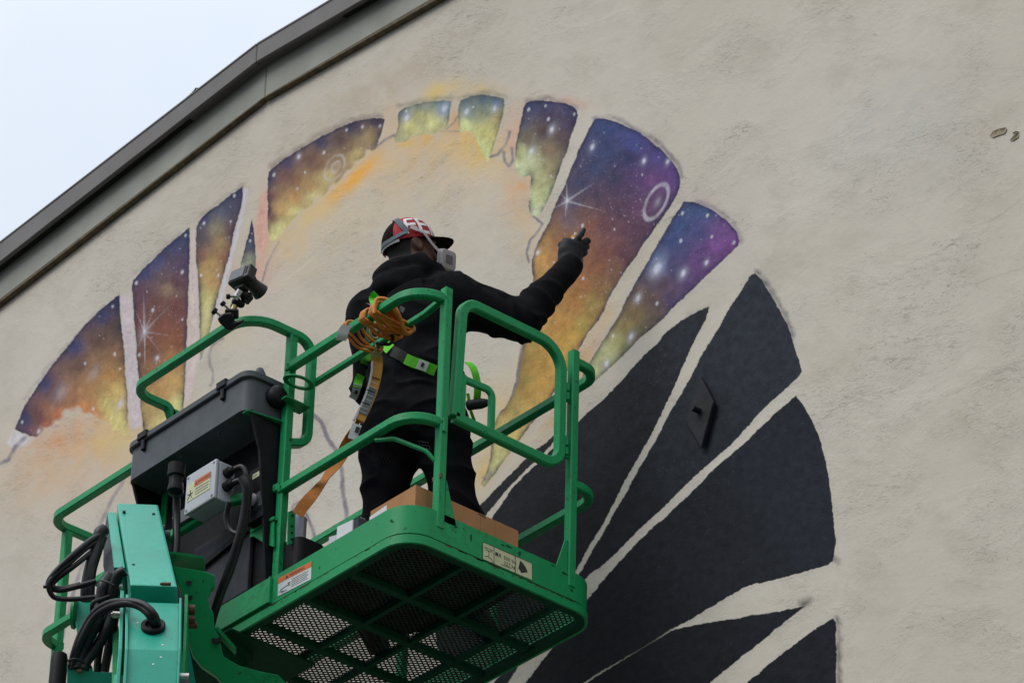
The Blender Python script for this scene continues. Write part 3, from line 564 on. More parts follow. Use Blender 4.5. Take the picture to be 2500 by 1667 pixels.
petal('blue and magenta galaxy petal right of the largest one', P10,
 [(1685,505,(58,78,124)),(1720,520,(60,82,132)),(1760,550,(106,70,132)),(1790,585,(118,66,140)),(1660,550,(54,78,128)),(1700,570,(64,70,120)),(1750,600,(122,68,142)),(1720,610,(92,62,120)),(1770,615,(110,60,128)),(1640,590,(54,76,124)),(1670,620,(70,66,112)),(1610,640,(80,104,148)),(1640,650,(72,66,108)),(1700,640,(100,60,122)),(1730,655,(98,58,118)),(1590,690,(84,72,90)),(1620,690,(92,70,88)),(1670,690,(86,60,108)),(1570,720,(110,86,74)),(1600,730,(100,76,76)),(1640,735,(78,62,96)),(1550,760,(130,106,66)),(1590,770,(102,86,74)),(1530,795,(146,126,70)),(1560,810,(112,104,72)),(1510,830,(166,160,98)),(1530,845,(140,138,92)),(1480,860,(180,180,124)),(1490,885,(160,160,112)),(1440,920,(186,188,136)),(1400,970,(186,182,136))],
 scatter(P10, 40, 10, (.9,2.))+[(1666,521,5),(1727,526,5),(1662,588,5),(1738,578,4.5),(1792,592,4.5),(1725,641,6),(1605,655,12),(1668,667,8),(1557,728,7),(1604,741,5),(1541,821,7),(1497,820,4),(1480,888,6)],
 glow=[(1603,658,22,.75),(1668,668,16,.5),(1557,728,14,.55),(1541,822,14,.5),(1480,888,12,.5)], splat=.6)
# unpainted-over black petals
DK = [(48,54,64),(42,46,54),(54,60,70),(36,40,47)]
def dark(label, P, c0, c1, lo, hi):
    cx_ = sum(p[0] for p in P)/len(P); cy_ = sum(p[1] for p in P)/len(P)
    c0 = np.array(c0)*.78; c1 = np.array(c1)*.78
    return petal(label, P, [(*lo, c0), (*hi, c1), (cx_, cy_, (c0+c1)/2)], (), soft=3., rim=None, splat=0., smooth=1, noise_amp=.3)
dark('thin black sliver petal behind the platform gate', [(1376,1040),(1347,1068),(1300,1105),(1240,1165),(1165,1240),(1130,1290),(1150,1300),(1185,1256),(1240,1190),(1290,1140),(1347,1085)], (46,47,52), (46,47,52), (1170,1250), (1350,1070))
dark('upper black petal with a pointed tip, left of the anchor plate', [(1732,749),(1697,765),(1659,787),(1629,810),(1602,841),(1564,875),(1525,921),(1487,964),(1449,994),(1418,1025),(1380,1065),(1315,1131),(1264,1175),(1203,1261),(1150,1340),(1090,1440),(1060,1560),(1120,1680),(1200,1640),(1290,1530),(1360,1460),(1409,1383),(1437,1333),(1468,1284),(1495,1234),(1514,1192),(1541,1147),(1564,1105),(1583,1071),(1606,1025),(1629,979),(1648,937),(1667,891),(1686,852),(1701,822),(1715,791),(1724,772)], (37,39,45), (50,54,62), (1400,1250), (1690,800))
dark('black petal behind the diamond anchor plate', [(1831,673),(1843,668),(1858,682),(1881,719),(1900,753),(1916,784),(1931,814),(1942,856),(1956,895),(1956,910),(1939,929),(1900,964),(1851,1009),(1812,1056),(1774,1094),(1732,1131),(1678,1176),(1640,1218),(1602,1253),(1563,1288),(1525,1326),(1487,1364),(1435,1406),(1375,1480),(1318,1545),(1238,1667),(1200,1730),(1180,1700),(1290,1560),(1370,1460),(1418,1395),(1445,1345),(1479,1288),(1506,1242),(1535,1192),(1560,1147),(1583,1105),(1613,1052),(1640,998),(1667,956),(1690,914),(1713,868),(1743,822),(1766,784),(1789,742),(1812,703)], (38,41,48), (54,61,72), (1520,1260), (1870,800))
dark('broad black petal at lower right, largest of the black ones', [(1944,967),(1962,990),(1977,1017),(1992,1048),(2004,1082),(2014,1118),(2023,1165),(2030,1215),(2034,1265),(2038,1314),(2037,1352),(2031,1374),(1996,1385),(1946,1400),(1889,1414),(1824,1429),(1755,1469),(1697,1504),(1646,1530),(1583,1573),(1506,1617),(1422,1666),(1330,1725),(1250,1740),(1284,1667),(1311,1630),(1380,1540),(1441,1454),(1491,1395),(1533,1349),(1571,1310),(1617,1268),(1663,1226),(1713,1178),(1736,1152),(1774,1120),(1831,1071),(1881,1021),(1920,986)], (29,31,38), (44,50,62), (1500,1540), (1990,1180))
dark('black wedge petal with a hooked tip at the bottom', [(1966,1478),(1935,1487),(1889,1494),(1812,1506),(1736,1519),(1671,1530),(1644,1536),(1613,1555),(1544,1597),(1487,1632),(1437,1664),(1370,1720),(1690,1720),(1730,1668),(1755,1647),(1812,1601),(1870,1555),(1927,1509)], (27,29,36), (34,38,48), (1560,1660), (1900,1510))
dark('black petal cut by the bottom edge at far right', [(2033,1509),(2041,1521),(2040,1559),(2040,1640),(2041,1725),(1770,1725),(1828,1663),(1870,1628),(1927,1582),(1985,1540)], (31,35,43), (36,40,50), (1900,1680), (2030,1560))
G1 = (128,122,128)
for pts, w, a in [([(680,592),(665,620),(650,652),(640,690)],2.5,.6),([(915,362),(935,346),(962,330)],2.5,.7),([(1090,315),(1108,300),(1118,284)],2.5,.6),([(1076,321),(1100,320),(1120,322)],2.2,.5),([(1197,384),(1215,378),(1235,352),(1245,322)],3.5,.6),([(1250,362),(1252,392),(1243,407),(1232,396),(1230,372)],4.,.6),
 ([(1302,528),(1325,546),(1318,560),(1295,585),(1285,620),(1292,640)],2.5,.75),([(1276,840),(1268,880),(1262,930),(1252,965)],4.,.5),([(512,942),(520,932),(521,907),(513,891),(510,869),(517,843),(545,826)],4.5,.5),([(762,1010),(784,1030),(802,1073),(823,1102),(834,1146),(838,1207),(847,1258),(850,1330)],6.,.6),([(713,1247),(718,1230),(730,1226),(740,1240),(755,1269),(766,1301),(780,1370)],5.,.55),
 ([(325,1129),(300,1176),(271,1223),(240,1290),(202,1375),(177,1454),(155,1545),(145,1600)],6.,.4),([(0,1130),(22,1122),(38,1090),(60,1068)],6.,.5),([(1178,1165),(1190,1172),(1200,1150)],3.5,.5)]:
    stroke(pts, w, G1, a)
CRK = [([(2235,800),(2245,850),(2255,905),(2290,950),(2302,963),(2330,958),(2370,935),(2420,910),(2470,885),(2500,875)],1.6,.55),([(1995,1030),(2030,1000),(2080,975),(2130,955),(2165,955),(2230,930)],1.4,.35),([(2484,488),(2440,520),(2415,540)],1.8,.6),([(2380,690),(2430,670),(2500,650)],1.2,.4),([(1660,655),(1700,655),(1740,640)],1.2,.5),([(85,880),(82,920)],1.4,.4),([(2300,605),(2330,590)],1.6,.5)]
rg = np.random.default_rng(5)
for pts, w, a in CRK:                                       # hairline cracks
    q = [pts[0]]
    for a0, a1 in zip(pts[:-1], pts[1:]):
        for k in range(1, 6): q.append((a0[0]+(a1[0]-a0[0])*k/5+rg.normal(0,1.6), a0[1]+(a1[1]-a0[1])*k/5+rg.normal(0,1.6)))
    stroke(q, .5*w, (104,96,82), a*.45, 1.2, name='wall_crack', g=1.3)
# unseen black petals and centre added below the picture to cut wall bounce
m_blk = plain('added_petal_black', (.016, .018, .022), .85, vary=.3, scale=6, spec=.12)
for k, a in enumerate(np.arange(R(188), R(362), R(24))):
    c = V(-1.05, YW-.0025-.0001*k, -.55); w = R(9.5); P = [c+V(math.cos(a)*.5, 0, math.sin(a)*.5)]
    for q in np.linspace(-w, w, 7): r_ = 3.1*(1-.12*(q/w)**2); P.append(c+V(math.cos(a+q)*r_, 0, math.sin(a+q)*r_-.25))
    if max(p.x for p in P) > .35 or max(p.z+.39*(p.x+.9) for p in P) > .1: continue
    MB().prism(P, V(0,.002,0)).build('painted_petal', m_blk, bld)
MB().prism([V(-2.0,YW-.0008,-.05), V(-.55,YW-.0008,-.30), V(.0,YW-.0008,-.75), V(-.2,YW-.0008,-1.4), V(-1.2,YW-.0008,-1.7), V(-2.2,YW-.0008,-1.2)], V(0,.0006,0)).build('added_centre', m_blk, bld)
# the iron anchor plate and the hole knocked in the plaster
m_iron = plain('black_painted_iron', (.0175, .0195, .023), .6, vary=.3, bump=.25, bscale=60, spec=.15)
pl = [on('y', YW-.03, *p) for p in ((1709,918),(1741,981),(1711,1092),(1671,1023))]
mb = MB(); mb.prism(pl, V(0,.018,0)); ap = mb.build('anchor_plate', m_iron, bld, 'black diamond shaped iron anchor plate bolted to the wall', bevel=.003)
c = sum(pl, V(0,0,0))/4
mb = MB(); mb.lathe(c+V(0,.02,0), (0,-1,0), [(0,.026),(.018,.026),(.02,.024),(.021,.012),(.055,.012),(.058,.01)], 12); mb.build('anchor_bolt', m_iron, ap, smooth=40)
mb = MB(); mb.prism([p+(c-p)*.12+V(0,.019,0) for p in pl], V(0,.011,0)); mb.build('wall_packer', m_iron, bld)
m_hole = plain('bare_render', (.30, .25, .17), .95, vary=.4, scale=60, bump=.5, bscale=150)
for P in ([(2416,332),(2424,320),(2440,314),(2456,311),(2458,316),(2452,326),(2436,331),(2424,336)], [(2464,344),(2474,332),(2487,326),(2486,335),(2474,343)], [(2470,326),(2480,320),(2489,322),(2480,327)]):
    mb = MB(); q = [on('y', YW-.004, *p) for p in P]; cc = sum(q, V(0,0,0))/len(q)
    mb.add(q+[p+(cc-p)*.5+V(0,.0035,0) for p in q], [(i,(i+1)%len(q),len(q)+(i+1)%len(q),len(q)+i) for i in range(len(q))]+[tuple(range(len(q),2*len(q)))]); mb.build('plaster_chip', m_hole, bld)
# ================================================================ boom lift: platform, control box, jib
L, W, RC = 2.42, .94, .12
lift = thing('boom_lift', (-1.2, .45, 0), 'green boom lift with a railed platform raised to the mural', 'boom lift')
GR = M_['green']; T = .036
def ring(x0, x1, y0, y1, r, n=7):
    pts = []
    for cx_, cy_, a0 in ((x1-r, y0+r, -90), (x1-r, y1-r, 0), (x0+r, y1-r, 90), (x0+r, y0+r, 180)):
        for k in range(n+1): a = R(a0+90*k/n); pts.append((cx_+r*math.cos(a), cy_+r*math.sin(a)))
    return pts
def skirt(mb, out, inn, z0, z1):
    n = len(out); vs_ = [(x, y, z) for z in (z0, z1) for x, y in out]+[(x, y, z) for z in (z0, z1) for x, y in inn]
    fs = []
    for i in range(n):
        j = (i+1) % n; fs += [(i,j,n+j,n+i), (2*n+j,2*n+i,3*n+i,3*n+j), (n+i,n+j,3*n+j,3*n+i), (j,i,2*n+i,2*n+j)]
    mb.add(vs_, fs); return mb
# toe board: upper plate, and a channel lip below set a little proud
TZ = .158
def trim_ring(r_, off): return ring(-L+off, -off, off, W-off, RC-off)
toe = skirt(MB(), trim_ring(0, 0), trim_ring(0, .006), .040, TZ).build('toe_board', GR, lift, smooth=30)
skirt(MB(), trim_ring(0, -.004), trim_ring(0, .006), -.002, .033).build('floor_frame', GR, lift, smooth=30)
skirt(MB(), trim_ring(0, .007), trim_ring(0, .040), -.001, .029).build('floor_flange', M_['grime_shade'], lift, smooth=30)
skirt(MB(), trim_ring(0, .003), trim_ring(0, .02), .030, .043).build('floor_frame_gap', M_['panel'], lift, smooth=30)
# mounting plate lapped over the left half of the near toe board
mb = MB(); mb.box((-1.62, -.014, .046), (-.802, -.001, TZ-.004)); mb.build('mounting_plate', GR, lift, bevel=.002)
mb = MB(); mb.box((-.806, -.016, .042), (-.796, .002, TZ-.002)); mb.build('weld_seam', GR, lift, bevel=.002)
for dx in (-1.09, -1.055): 
    mb = MB(); mb.box((dx, -.012, TZ-.008), (dx+.018, .006, TZ+.004)); mb.build('edge_clip', M_['panel'], lift, bevel=.001)
# floor: bearer bars and expanded metal
FX = [-.371, -.641, -.907, -1.172, -1.437, -1.70, -1.965, -2.21]; FY = [.315, .54, .762]
for x in FX: MB().box((x-.016, .045, .002), (x+.016, W-.045, .030)).build('floor_bearer', M_['grime_shade'], lift, bevel=.002)
for y in FY:
    xs_ = [-L+.045]+[v for x in reversed(FX) for v in (x-.0165, x+.0165)]+[-.045]
    for i in range(0, len(xs_), 2): MB().box((xs_[i], y-.010, .004), (xs_[i+1], y+.010, .028)).build('floor_bearer', M_['grime_shade'], lift)
mb = MB(); LW, SW = .0300, .0225; th = .0046; fz = .0335
nx_, ny_ = int((L-.06)/SW), int((W-.06)/LW)
for i in range(nx_):
    for j in range(ny_*2):
        x = -L+.03+i*SW+(SW/2 if j % 2 else 0); y = .03+j*LW/2
        for s in (-1, 1):
            a = V(x, y, fz-.0012*s); b = V(x+s*SW/2, y+LW/2, fz+.0012*s)
            if b.x > -.028 or b.x < -L+.028 or b.y > W-.028: continue
            d = (b-a); n = V(-d.y, d.x, 0).normalized()*th*.5; k = V(0,0,.0022)
            mb.add([a-n-k, a+n-k, a+n+k, a-n+k, b-n-k, b+n-k, b+n+k, b-n+k], [(0,4,5,1),(1,5,6,2),(2,6,7,3),(3,7,4,0)])
tag(mb.build('expanded_metal_floor', plain('floor_mesh_metal', (.004, .022, .012), .7, vary=.5, scale=20), lift), kind='stuff')
# rails
ZT, ZM, YN, YF, XE = 1.097, .548, .020, .885, -.018
XL = -L+.018
def rail(name, pts, r, w=T, label=None, up=(0,0,1), h=None): return MB().bar(rounded(pts, r, 8), w, h, up).build(name, GR, lift, label, smooth=25)
P1X = -.806                                                   # post beside the control box
PLX = -1.575
rail('top_rail', [(P1X, YN, ZT), (XE, YN, ZT), (XE, .158, ZT)], .12)
rail('mid_rail', [(P1X, YN, ZM), (XE, YN, ZM), (XE, .158, ZM)], .12)
rail('top_rail', [(XE, .80, ZT), (XE, YF+.05, ZT), (XL, YF+.05, ZT), (XL, YN, ZT), (PLX, YN, ZT)], [0, .085, .1, .09, 0])
rail('mid_rail', [(XE, .80, ZM), (XE, YF+.05, ZM), (XL, YF+.05, ZM), (XL, .80, ZM)], .085)
rail('mid_rail', [(XL, .135, ZM), (XL, YN, ZM), (-1.86, YN, ZM)], .085)
rail('mid_rail', [(P1X, YN, ZM+.012), (-.90, YN-.02, ZM+.012), (-1.0, -.085, ZM-.006), (-1.86, -.085, ZM-.006)], .09)
rail('hand_rail', [(P1X, .150, 1.085), (-.13, .150, 1.085), (-.03, .145, 1.165-.07)], [0, .12, 0], .026)
rail('rail_brace', [(-.235, YN+.002, ZM-.03), (-.16, YN+.03, ZM-.045), (-.05, .12, ZM-.12), (-.03, .145, ZM-.16)], .06, .016)
def post(x, y, z0, z1, w=.036, name='post'): 
    mb = MB().bar([(x, y, z0), (x, y, z1)], w, w, (0,1,0), .004); mb.box((x-w/2+.002, y-w/2+.002, z1-.001), (x+w/2-.002, y+w/2-.002, z1+.002)); return mb.build(name, GR, lift, smooth=25)
post(P1X, YN+.008, TZ*.3, 1.253); post(PLX, YN+.008, TZ*.3, 1.253)
pm = post(XE+.004, .158, TZ*.6, 1.142); pr = post(XE+.004, .798, TZ*.6, 1.138)
post(XL, .115, TZ*.3, ZT-.02); post(XL, W-.09, TZ*.3, ZT-.02); post(-1.18, YF+.05, TZ*.3, ZT-.02); post(-.62, YF+.05, TZ*.3, ZM-.018, .026)
mb = MB(); mb.prism([(XE-.004, .140, TZ-.03), (XE-.004, .140, TZ-.002), (XE-.004, .178, TZ+.0)], V(.006,0,0)); mb.prism([(XE+.012, .176, TZ-.03), (XE+.012, .235, TZ-.03), (XE+.012, .18, TZ+.15)], V(.006,0,0)); mb.build('gusset', GR, lift)
mb = MB(); mb.prism([(XE+.008, .778, TZ-.03), (XE+.008, .715, TZ-.03), (XE+.008, .765, TZ+.125), (XE+.008, .778, TZ+.13)], V(.006,0,0)); mb.build('gusset', GR, lift)
mb = MB(); mb.box((XE+.018, .146, .50), (XE+.030, .166, .56)); mb.build('latch_striker', GR, lift, bevel=.004)
mb = MB(); mb.box((XE-.02, .142, .30), (XE+.03, .15, .318)); mb.build('keeper_bolt', M_['brown'], lift)
# swing gate
gx = XE+.004
gpts = [V(gx,.215,.60), V(gx,.222,.80), V(gx,.236,1.128), V(gx,.375,1.135), V(gx,.60,1.128), V(gx,.740,1.04), V(gx,.742,.60), V(gx,.50,.592)]
gpath = rounded([gpts[0], gpts[2], V(gx,.735,1.128), V(gx,.735,.594), gpts[0]], [0,.075,.11,.075,0], 10)
gate = MB().bar(gpath, .040, .034, (1,0,0)).build('gate', GR, lift, 'green D shaped swing gate at the platform end', smooth=25)
MB().box((gx-.004, .205, .612), (gx+.012, .262, .80)).build('gate_latch_plate', GR, gate, bevel=.003)
MB().bar(rounded([V(gx-.012,.24,.792), V(gx-.012,.405,.80), V(gx-.012,.405,.615)], .03, 5), .03, .02, (1,0,0)).build('gate_handle', GR, gate, smooth=25)
for z in (.66, .70, .905, .945): MB().lathe((gx+.004, .765, z), (0,0,1), [(0,.010),(.03,.010)], 10).build('hinge', GR, gate, smooth=40)
MB().box((gx-.004,.752,.90), (gx+.004,.785,.985)).build('hinge_leaf', GR, gate); MB().box((gx-.004,.752,.65), (gx+.004,.785,.735)).build('hinge_leaf', GR, gate)
# guard hoop over the control box and its side loop
ZG = 1.262
MB().bar(rounded([(PLX, YN+.008, 1.20), (PLX, YN-.02, ZG), (PLX, -.185, ZG), (P1X, -.185, ZG), (P1X, .128, ZG), (P1X, .128, .80), (P1X, .035, .765)], [0,.03,.10,.13,.07,.07,0], 9), .036, .034).build('guard_rail', GR, lift, smooth=25)
# control box
GB = M_['plastic']
bx0, bx1, by0, by1, bz0, bz1 = -1.612, -.832, -.150, .075, .862, 1.015
def rbox(x0, x1, y0, y1, z0, z1, r): o = ring(x0, x1, y0, y1, r, 5); n = len(o); return MB().add([(x,y,z0) for x,y in o]+[(x,y,z1) for x,y in o], [tuple(range(n-1,-1,-1)), tuple(range(n,2*n))]+[(i,(i+1)%n,n+(i+1)%n,n+i) for i in range(n)])
cbx = rbox(bx0, bx1, by0, by1, bz0, bz1, .045).build('control_box', GB, lift, 'dark grey plastic control box under the guard rail', smooth=35)
rbox(bx0-.012, bx1+.012, by0-.014, by1+.012, bz1-.010, bz1+.020, .055).build('lid', GB, cbx, smooth=35, bevel=.004)
for x in (-1.50, -.985):
    MB().box((x-.030, by0-.022, bz1-.004), (x+.030, by0+.02, bz1+.030)).box((x-.008, by0-.016, bz1-.055), (x+.012, by0+.004, bz1-.004)).build('lid_clip', M_['black'], cbx, bevel=.004)
MB().box((bx1-.075, by0+.03, bz1+.020), (bx1-.01, by0+.031+.05, bz1+.0225)).build('lid_plate', M_['slate'], cbx)
MB().lathe((bx1-.03, by0+.075, bz1+.01), (0,0,1), [(0,.028),(.03,.024),(.055,.013),(.06,.006)], 12).build('joystick', M_['plastic'], cbx, smooth=50)
MB().lathe((bx1+.0, by0+.13, bz1-.06), (1,0,0), [(0,.045),(.03,.045),(.045,.03)], 14).build('control_knob', M_['black'], cbx, smooth=50)
for x in (-1.30, -.93, -1.06): MB().lathe((x, by0+.04, bz0), (0,0,-1), [(0,.006),(.005,.006)], 8).build('screw', M_['steel'], cbx)
# cup ring and box support on the post
rg = [(.045*math.cos(a)*.75, .058*math.sin(a)) for a in np.linspace(0, 2*math.pi, 19)[:-1]]
mb = MB(); n = 18; o = [V(P1X+.07+1.28*x, .02+1.2*y, 1.0) for x, y in rg]; inn = [V(P1X+.07+.85*x, .02+.8*y, 1.0) for x, y in rg]
mb.add(o+inn+[p+V(0,0,.006) for p in o+inn], [f for i in range(n) for f in ((i,(i+1)%n,n+(i+1)%n,n+i),(2*n+(i+1)%n,2*n+i,3*n+i,3*n+(i+1)%n),(i,2*n+i,2*n+(i+1)%n,(i+1)%n),(n+(i+1)%n,3*n+(i+1)%n,3*n+i,n+i))])
mb.build('cup_ring', GR, lift)
MB().prism([V(bx1-.035,by0+.006,bz0-.012), V(bx1+.0,by0+.006,bz0-.012), V(P1X,.0,bz0-.012), V(P1X-.03,.05,bz0-.012)], V(0,0,.006)).build('box_shelf', GR, lift, bevel=.002)
MB().box((P1X-.02, -.02, .93), (P1X+.05, .10, .936)).build('ring_arm', GR, lift)
# console below the box
PN = M_['panel']
MB().box((-1.58, .020, .10), (-.842, .034, bz0-.004)).build('console_back', PN, lift)
MB().prism([V(-.842,-.130,bz0-.002), V(-.842,.06,bz0-.002), V(-.842,.06,.10), V(-.842,-.004,.10), V(-.842,-.035,.40), V(-.842,-.075,.70)], V(.012,0,0)).build('console_cheek', M_['panel'], lift)
MB().prism([V(-1.60,-.130,bz0-.002), V(-1.60,.06,bz0-.002), V(-1.60,.06,.10), V(-1.60,-.004,.10), V(-1.60,-.035,.50), V(-1.60,-.10,.78)], V(.012,0,0)).build('console_cheek', M_['panel'], lift)
MB().box((-1.32, -.004, .165), (-.955, .016, .50)).build('slate_panel', M_['slate'], lift, bevel=.003)
MB().prism([V(-1.33,-.02,.36), V(-.96,-.02,.42), V(-.96,-.02,.445), V(-1.33,-.02,.385)], V(0,.015,0)).build('panel_rib', M_['panel'], lift)
MB().box((-.93,-.045,.42), (-.832,.018,.66)).build('outlet_panel', M_['panel'], lift, bevel=.004)
MB().box((-.90,-.056,.46), (-.836,-.0,.54)).build('outlet_box', M_['slate'], lift, bevel=.01)
MB().lathe((-.868,-.054,.50), (0,-1,-.15), [(0,.026),(.015,.026),(.02,.018)], 14).build('outlet_cover', M_['bracket'], lift, smooth=40)
# 120 V label
a, b = on('y', -.055, 632, 1150), on('y', -.055, 668, 1135)
MB().box((-.905,-.047,.612), (-.838,-.0455,.634)).build('voltage_label', M_['cream'], lift)
lettering('120V - 60Hz', (-.902,-.0478,.617), (1,0,0), (0,0,1), .016, M_['ink'], lift, squeeze=.82)
# junction box on its bracket
jx0, jx1, jy0, jy1, jz0, jz1 = -1.168, -.982, -.165, -.075, .520, .690
jb = MB().box((jx0, jy0+.014, jz0), (jx1, jy1, jz1)).build('junction_box', M_['ltgrey'], lift, 'light grey electrical junction box with a warning label', bevel=.007, seg=2)
MB().box((jx0-.002, jy0-.004, jz0-.002), (jx1+.002, jy0+.012, jz1+.002)).build('cover', M_['ltgrey'], jb, bevel=.006, seg=2)
for x in (jx0+.012, jx1-.012):
    for z in (jz0+.012, jz1-.012): MB().lathe((x, jy0-.0035, z), (0,-1,0), [(0,.006),(.002,.006)], 8).build('cover_screw', M_['inkgrey'], jb)
lw = (jx0+.012, jx1-.028)
MB().box((lw[0], jy0-.0056, jz0+.048), (lw[1], jy0-.0042, jz0+.126)).build('warning_label', M_['cream'], jb)
MB().box((lw[0]+.045, jy0-.0066, jz0+.098), (lw[1], jy0-.0058, jz0+.126)).build('warning_header', M_['orange'], jb)
lettering('\u25B2WARNING', (lw[0]+.049, jy0-.0074, jz0+.105), (1,0,0), (0,0,1), .019, M_['ink'], jb, squeeze=.9)
for k in range(3): MB().box((lw[0]+.052, jy0-.0066, jz0+.060+.012*k), (lw[1]-.012+.003*k, jy0-.0058, jz0+.063+.012*k)).build('print_line', M_['inkgrey'], jb)
mb = MB(); q = V(lw[0]+.022, jy0-.0064, jz0+.075)
for d in ((-.016,-.018),(.0,.02),(.015,.004),(.014,-.02),(-.018,.006)): mb.tube([q, q+V(d[0],0,d[1])], .0014, 5)
mb.build('print_symbol', M_['ink'], jb)
MB().box((-1.30, -.122, ZM-.008), (-.985, -.108, ZM+.052)).build('bracket', M_['bracket'], lift, bevel=.002)
for x in (-1.285, -1.135, -1.0): MB().lathe((x, -.121, ZM+.026), (0,-1,0), [(0,.016),(.004,.016),(.005,.009),(.014,.009),(.015,.006)], 12).build('bolt', M_['steel'], lift, smooth=40)
for z in (.585, .645):
    c0 = V(jx1, -.115, z); MB().lathe(c0, (1,0,0), [(0,.020),(.022,.020),(.024,.014),(.05,.014)], 12).build('cable_gland', M_['black'], jb, smooth=40)
    MB().tube(spline([c0+V(.04,0,0), c0+V(.085,.015,-.004), c0+V(.10,.03,-.07), c0+V(.08,.05,-.18)], 6), .012, 8).build('cable', M_['hose'], jb, smooth=60)
# cables under the console
HS = M_['hose']
def hose(pts, r, name='hose', mat=None, dep=None, n=8, m=9): return MB().tube(spline(pts, n), r, m).build(name, mat or HS, lift, smooth=70)
def A3(l): return [at(*p) for p in l]
hose(A3([(592,1165,16.95),(603,1190,16.93),(600,1240,16.92),(585,1310,16.9),(560,1390,16.90),(537,1450,16.92),(520,1500,16.95),(510,1540,16.97)]), .019)
hose(A3([(560,1225,17.05),(553,1260,17.05),(560,1290,17.03),(580,1302,17.0),(606,1290,16.98)]), .011)
hose(A3([(432,1140,17.20),(432,1180,17.20),(431,1250,17.18),(430,1320,17.1),(424,1390,17.0)]), .015)
MB().lathe(at(432,1135,17.2), (0,0,-1), [(0,.034),(.05,.034),(.055,.026),(.09,.026),(.1,.03),(.115,.03),(.12,.018)], 14).build('cable_plug', M_['panel'], lift, smooth=40)
MB().lathe(at(432,1180,17.19), (0,0,-1), [(0,.026),(.03,.027),(.034,.03),(.046,.03),(.05,.02)], 14).build('plug_collar', M_['bracket'], lift, smooth=40)
# tray bracket on the post
MB().prism([on('y',-.004,*p) for p in ((610,1296),(668,1262),(668,1334),(650,1328),(618,1308),(610,1312))], V(0,.006,0)).build('tray_bracket', GR, lift)
MB().prism([on('y',-.010,*p) for p in ((611,1293),(668,1259),(668,1266),(613,1299))], V(0,.03,0)).build('tray_bracket_lip', GR, lift)
pb = [on('x',-.74,*p) for p in ((702,1250),(719,1244),(718,1320),(711,1328),(700,1330))]
MB().prism(pb, V(.006,0,0)).build('tray_plate', GR, lift)
for p in ((714,1258),(713,1284),(713,1300),(712,1316)): MB().lathe(on('x',-.733,*p), (1,0,0), [(0,.005),(.0014,.005)], 8).build('bolt_hole', M_['panel'], lift)
ty = rbox(-.86, -.70, .035, .175, .175, .315, .035).build('tool_tray', M_['panel'], lift, 'black tool tray bolted beside the post', smooth=35)
# decals on the toe board
def decal(name, ax, val, corners, mat, par=lift): return MB().prism([on(ax, val, *p) for p in corners], V(*((0,.0008,0) if ax == 'y' else (-.0008,0,0)))).build(name, mat, par)
d1 = ((679,1411),(761,1369),(759,1413),(678,1455))
wd = decal('warning_decal', 'y', -.0018, d1, M_['paper']); wd['label'] = 'white warning decal with orange header on toe board'
q0, q1, q2, q3 = [on('y', -.0026, *p) for p in d1]
MB().prism([q0, q1, q1+(q2-q1)*.30, q0+(q3-q0)*.30], V(0,.0006,0)).build('warning_header', M_['orange'], wd)
hu = (q1-q0).normalized(); zu = (q0-q3).normalized(); wlen = (q1-q0).length; hlen = (q0-q3).length
lettering('\u25B2 WARNING', q0-zu*hlen*.24+hu*wlen*.22+V(0,-.0006,0), hu, zu, hlen*.24, M_['ink'], wd)
for k in range(5): a = q0-zu*hlen*(.42+.1*k)+hu*wlen*.40; MB().prism([a, a+hu*wlen*(.5-.04*(k%2)), a+hu*wlen*(.5-.04*(k%2))-zu*hlen*.03, a-zu*hlen*.03], V(0,.0006,0)).build('print_line', M_['inkgrey'], wd)
mb = MB(); o = q3+hu*wlen*.05+zu*hlen*.12; f_ = lambda u, v: o+hu*wlen*u+zu*hlen*v
for ln in ([(0,.05),(.04,.16),(.2,.24),(.3,.2)], [(.04,0),(.22,0)], [(.27,.2),(.27,.34)], [(.24,.34),(.31,.34),(.31,.22)], [(.05,.05),(.1,.05),(.1,0)]): mb.tube([f_(*p) for p in ln], .0011, 4)
mb.build('print_symbol', M_['ink'], wd)
d2 = ((1179,1322),(1299,1374),(1299,1415),(1179,1364))
cdl = decal('capacity_decal', 'x', .0018, d2, M_['cream']); cdl['label'] = 'yellow capacity decal reading 500 lbs 227 kg'
q0, q1, q2, q3 = [on('x', .0026, *p) for p in d2]; hu = (q1-q0).normalized(); zu = (q0-q3).normalized(); wlen = (q1-q0).length; hlen = (q0-q3).length
f_ = lambda u, v: q3+hu*wlen*u+zu*hlen*v
lettering('500 lbs', f_(.42,.52), hu, zu, hlen*.30, M_['ink'], cdl); lettering('227 kg', f_(.42,.22), hu, zu, hlen*.30, M_['ink'], cdl)
mb = MB()
for u in (.225, .655): mb.tube([f_(u,.02), f_(u,.98)], .0013, 4)
for ln in ([(0,0),(1,0),(1,1),(0,1),(0,0)], [(.03,.75),(.2,.75)], [(.06,.75),(.06,.62),(.17,.62),(.17,.75)], [(.11,.6),(.13,.4),(.1,.3)], [(.03,.2),(.1,.28),(.18,.2),(.2,.05)], [(.36,.15),(.58,.18)]): mb.tube([f_(*p) for p in ln], .0009, 4)
for u in (.265, .295, .345): mb.tube([f_(u,.55), f_(u,.72)], .0032, 5)
mb.build('print_symbol', M_['ink'], cdl)
arc = [f_(.72+.22*math.cos(a)*1., .1+.72*math.sin(a)) for a in np.linspace(1.55, .55, 9)]+[f_(.72+.09*math.cos(a), .1+.26*math.sin(a)) for a in np.linspace(.55, 1.55, 7)]
cen = f_(.83,.35); MB().prism([f_(.70+.20*math.sin(a)*1.15, .02+.86*math.cos(a)) for a in np.linspace(.25,1.15,8)]+[f_(.70+.085*math.sin(a), .02+.34*math.cos(a)) for a in np.linspace(1.15,.25,6)], V(-.0006,0,0)).build('print_wedge', M_['ink'], cdl)
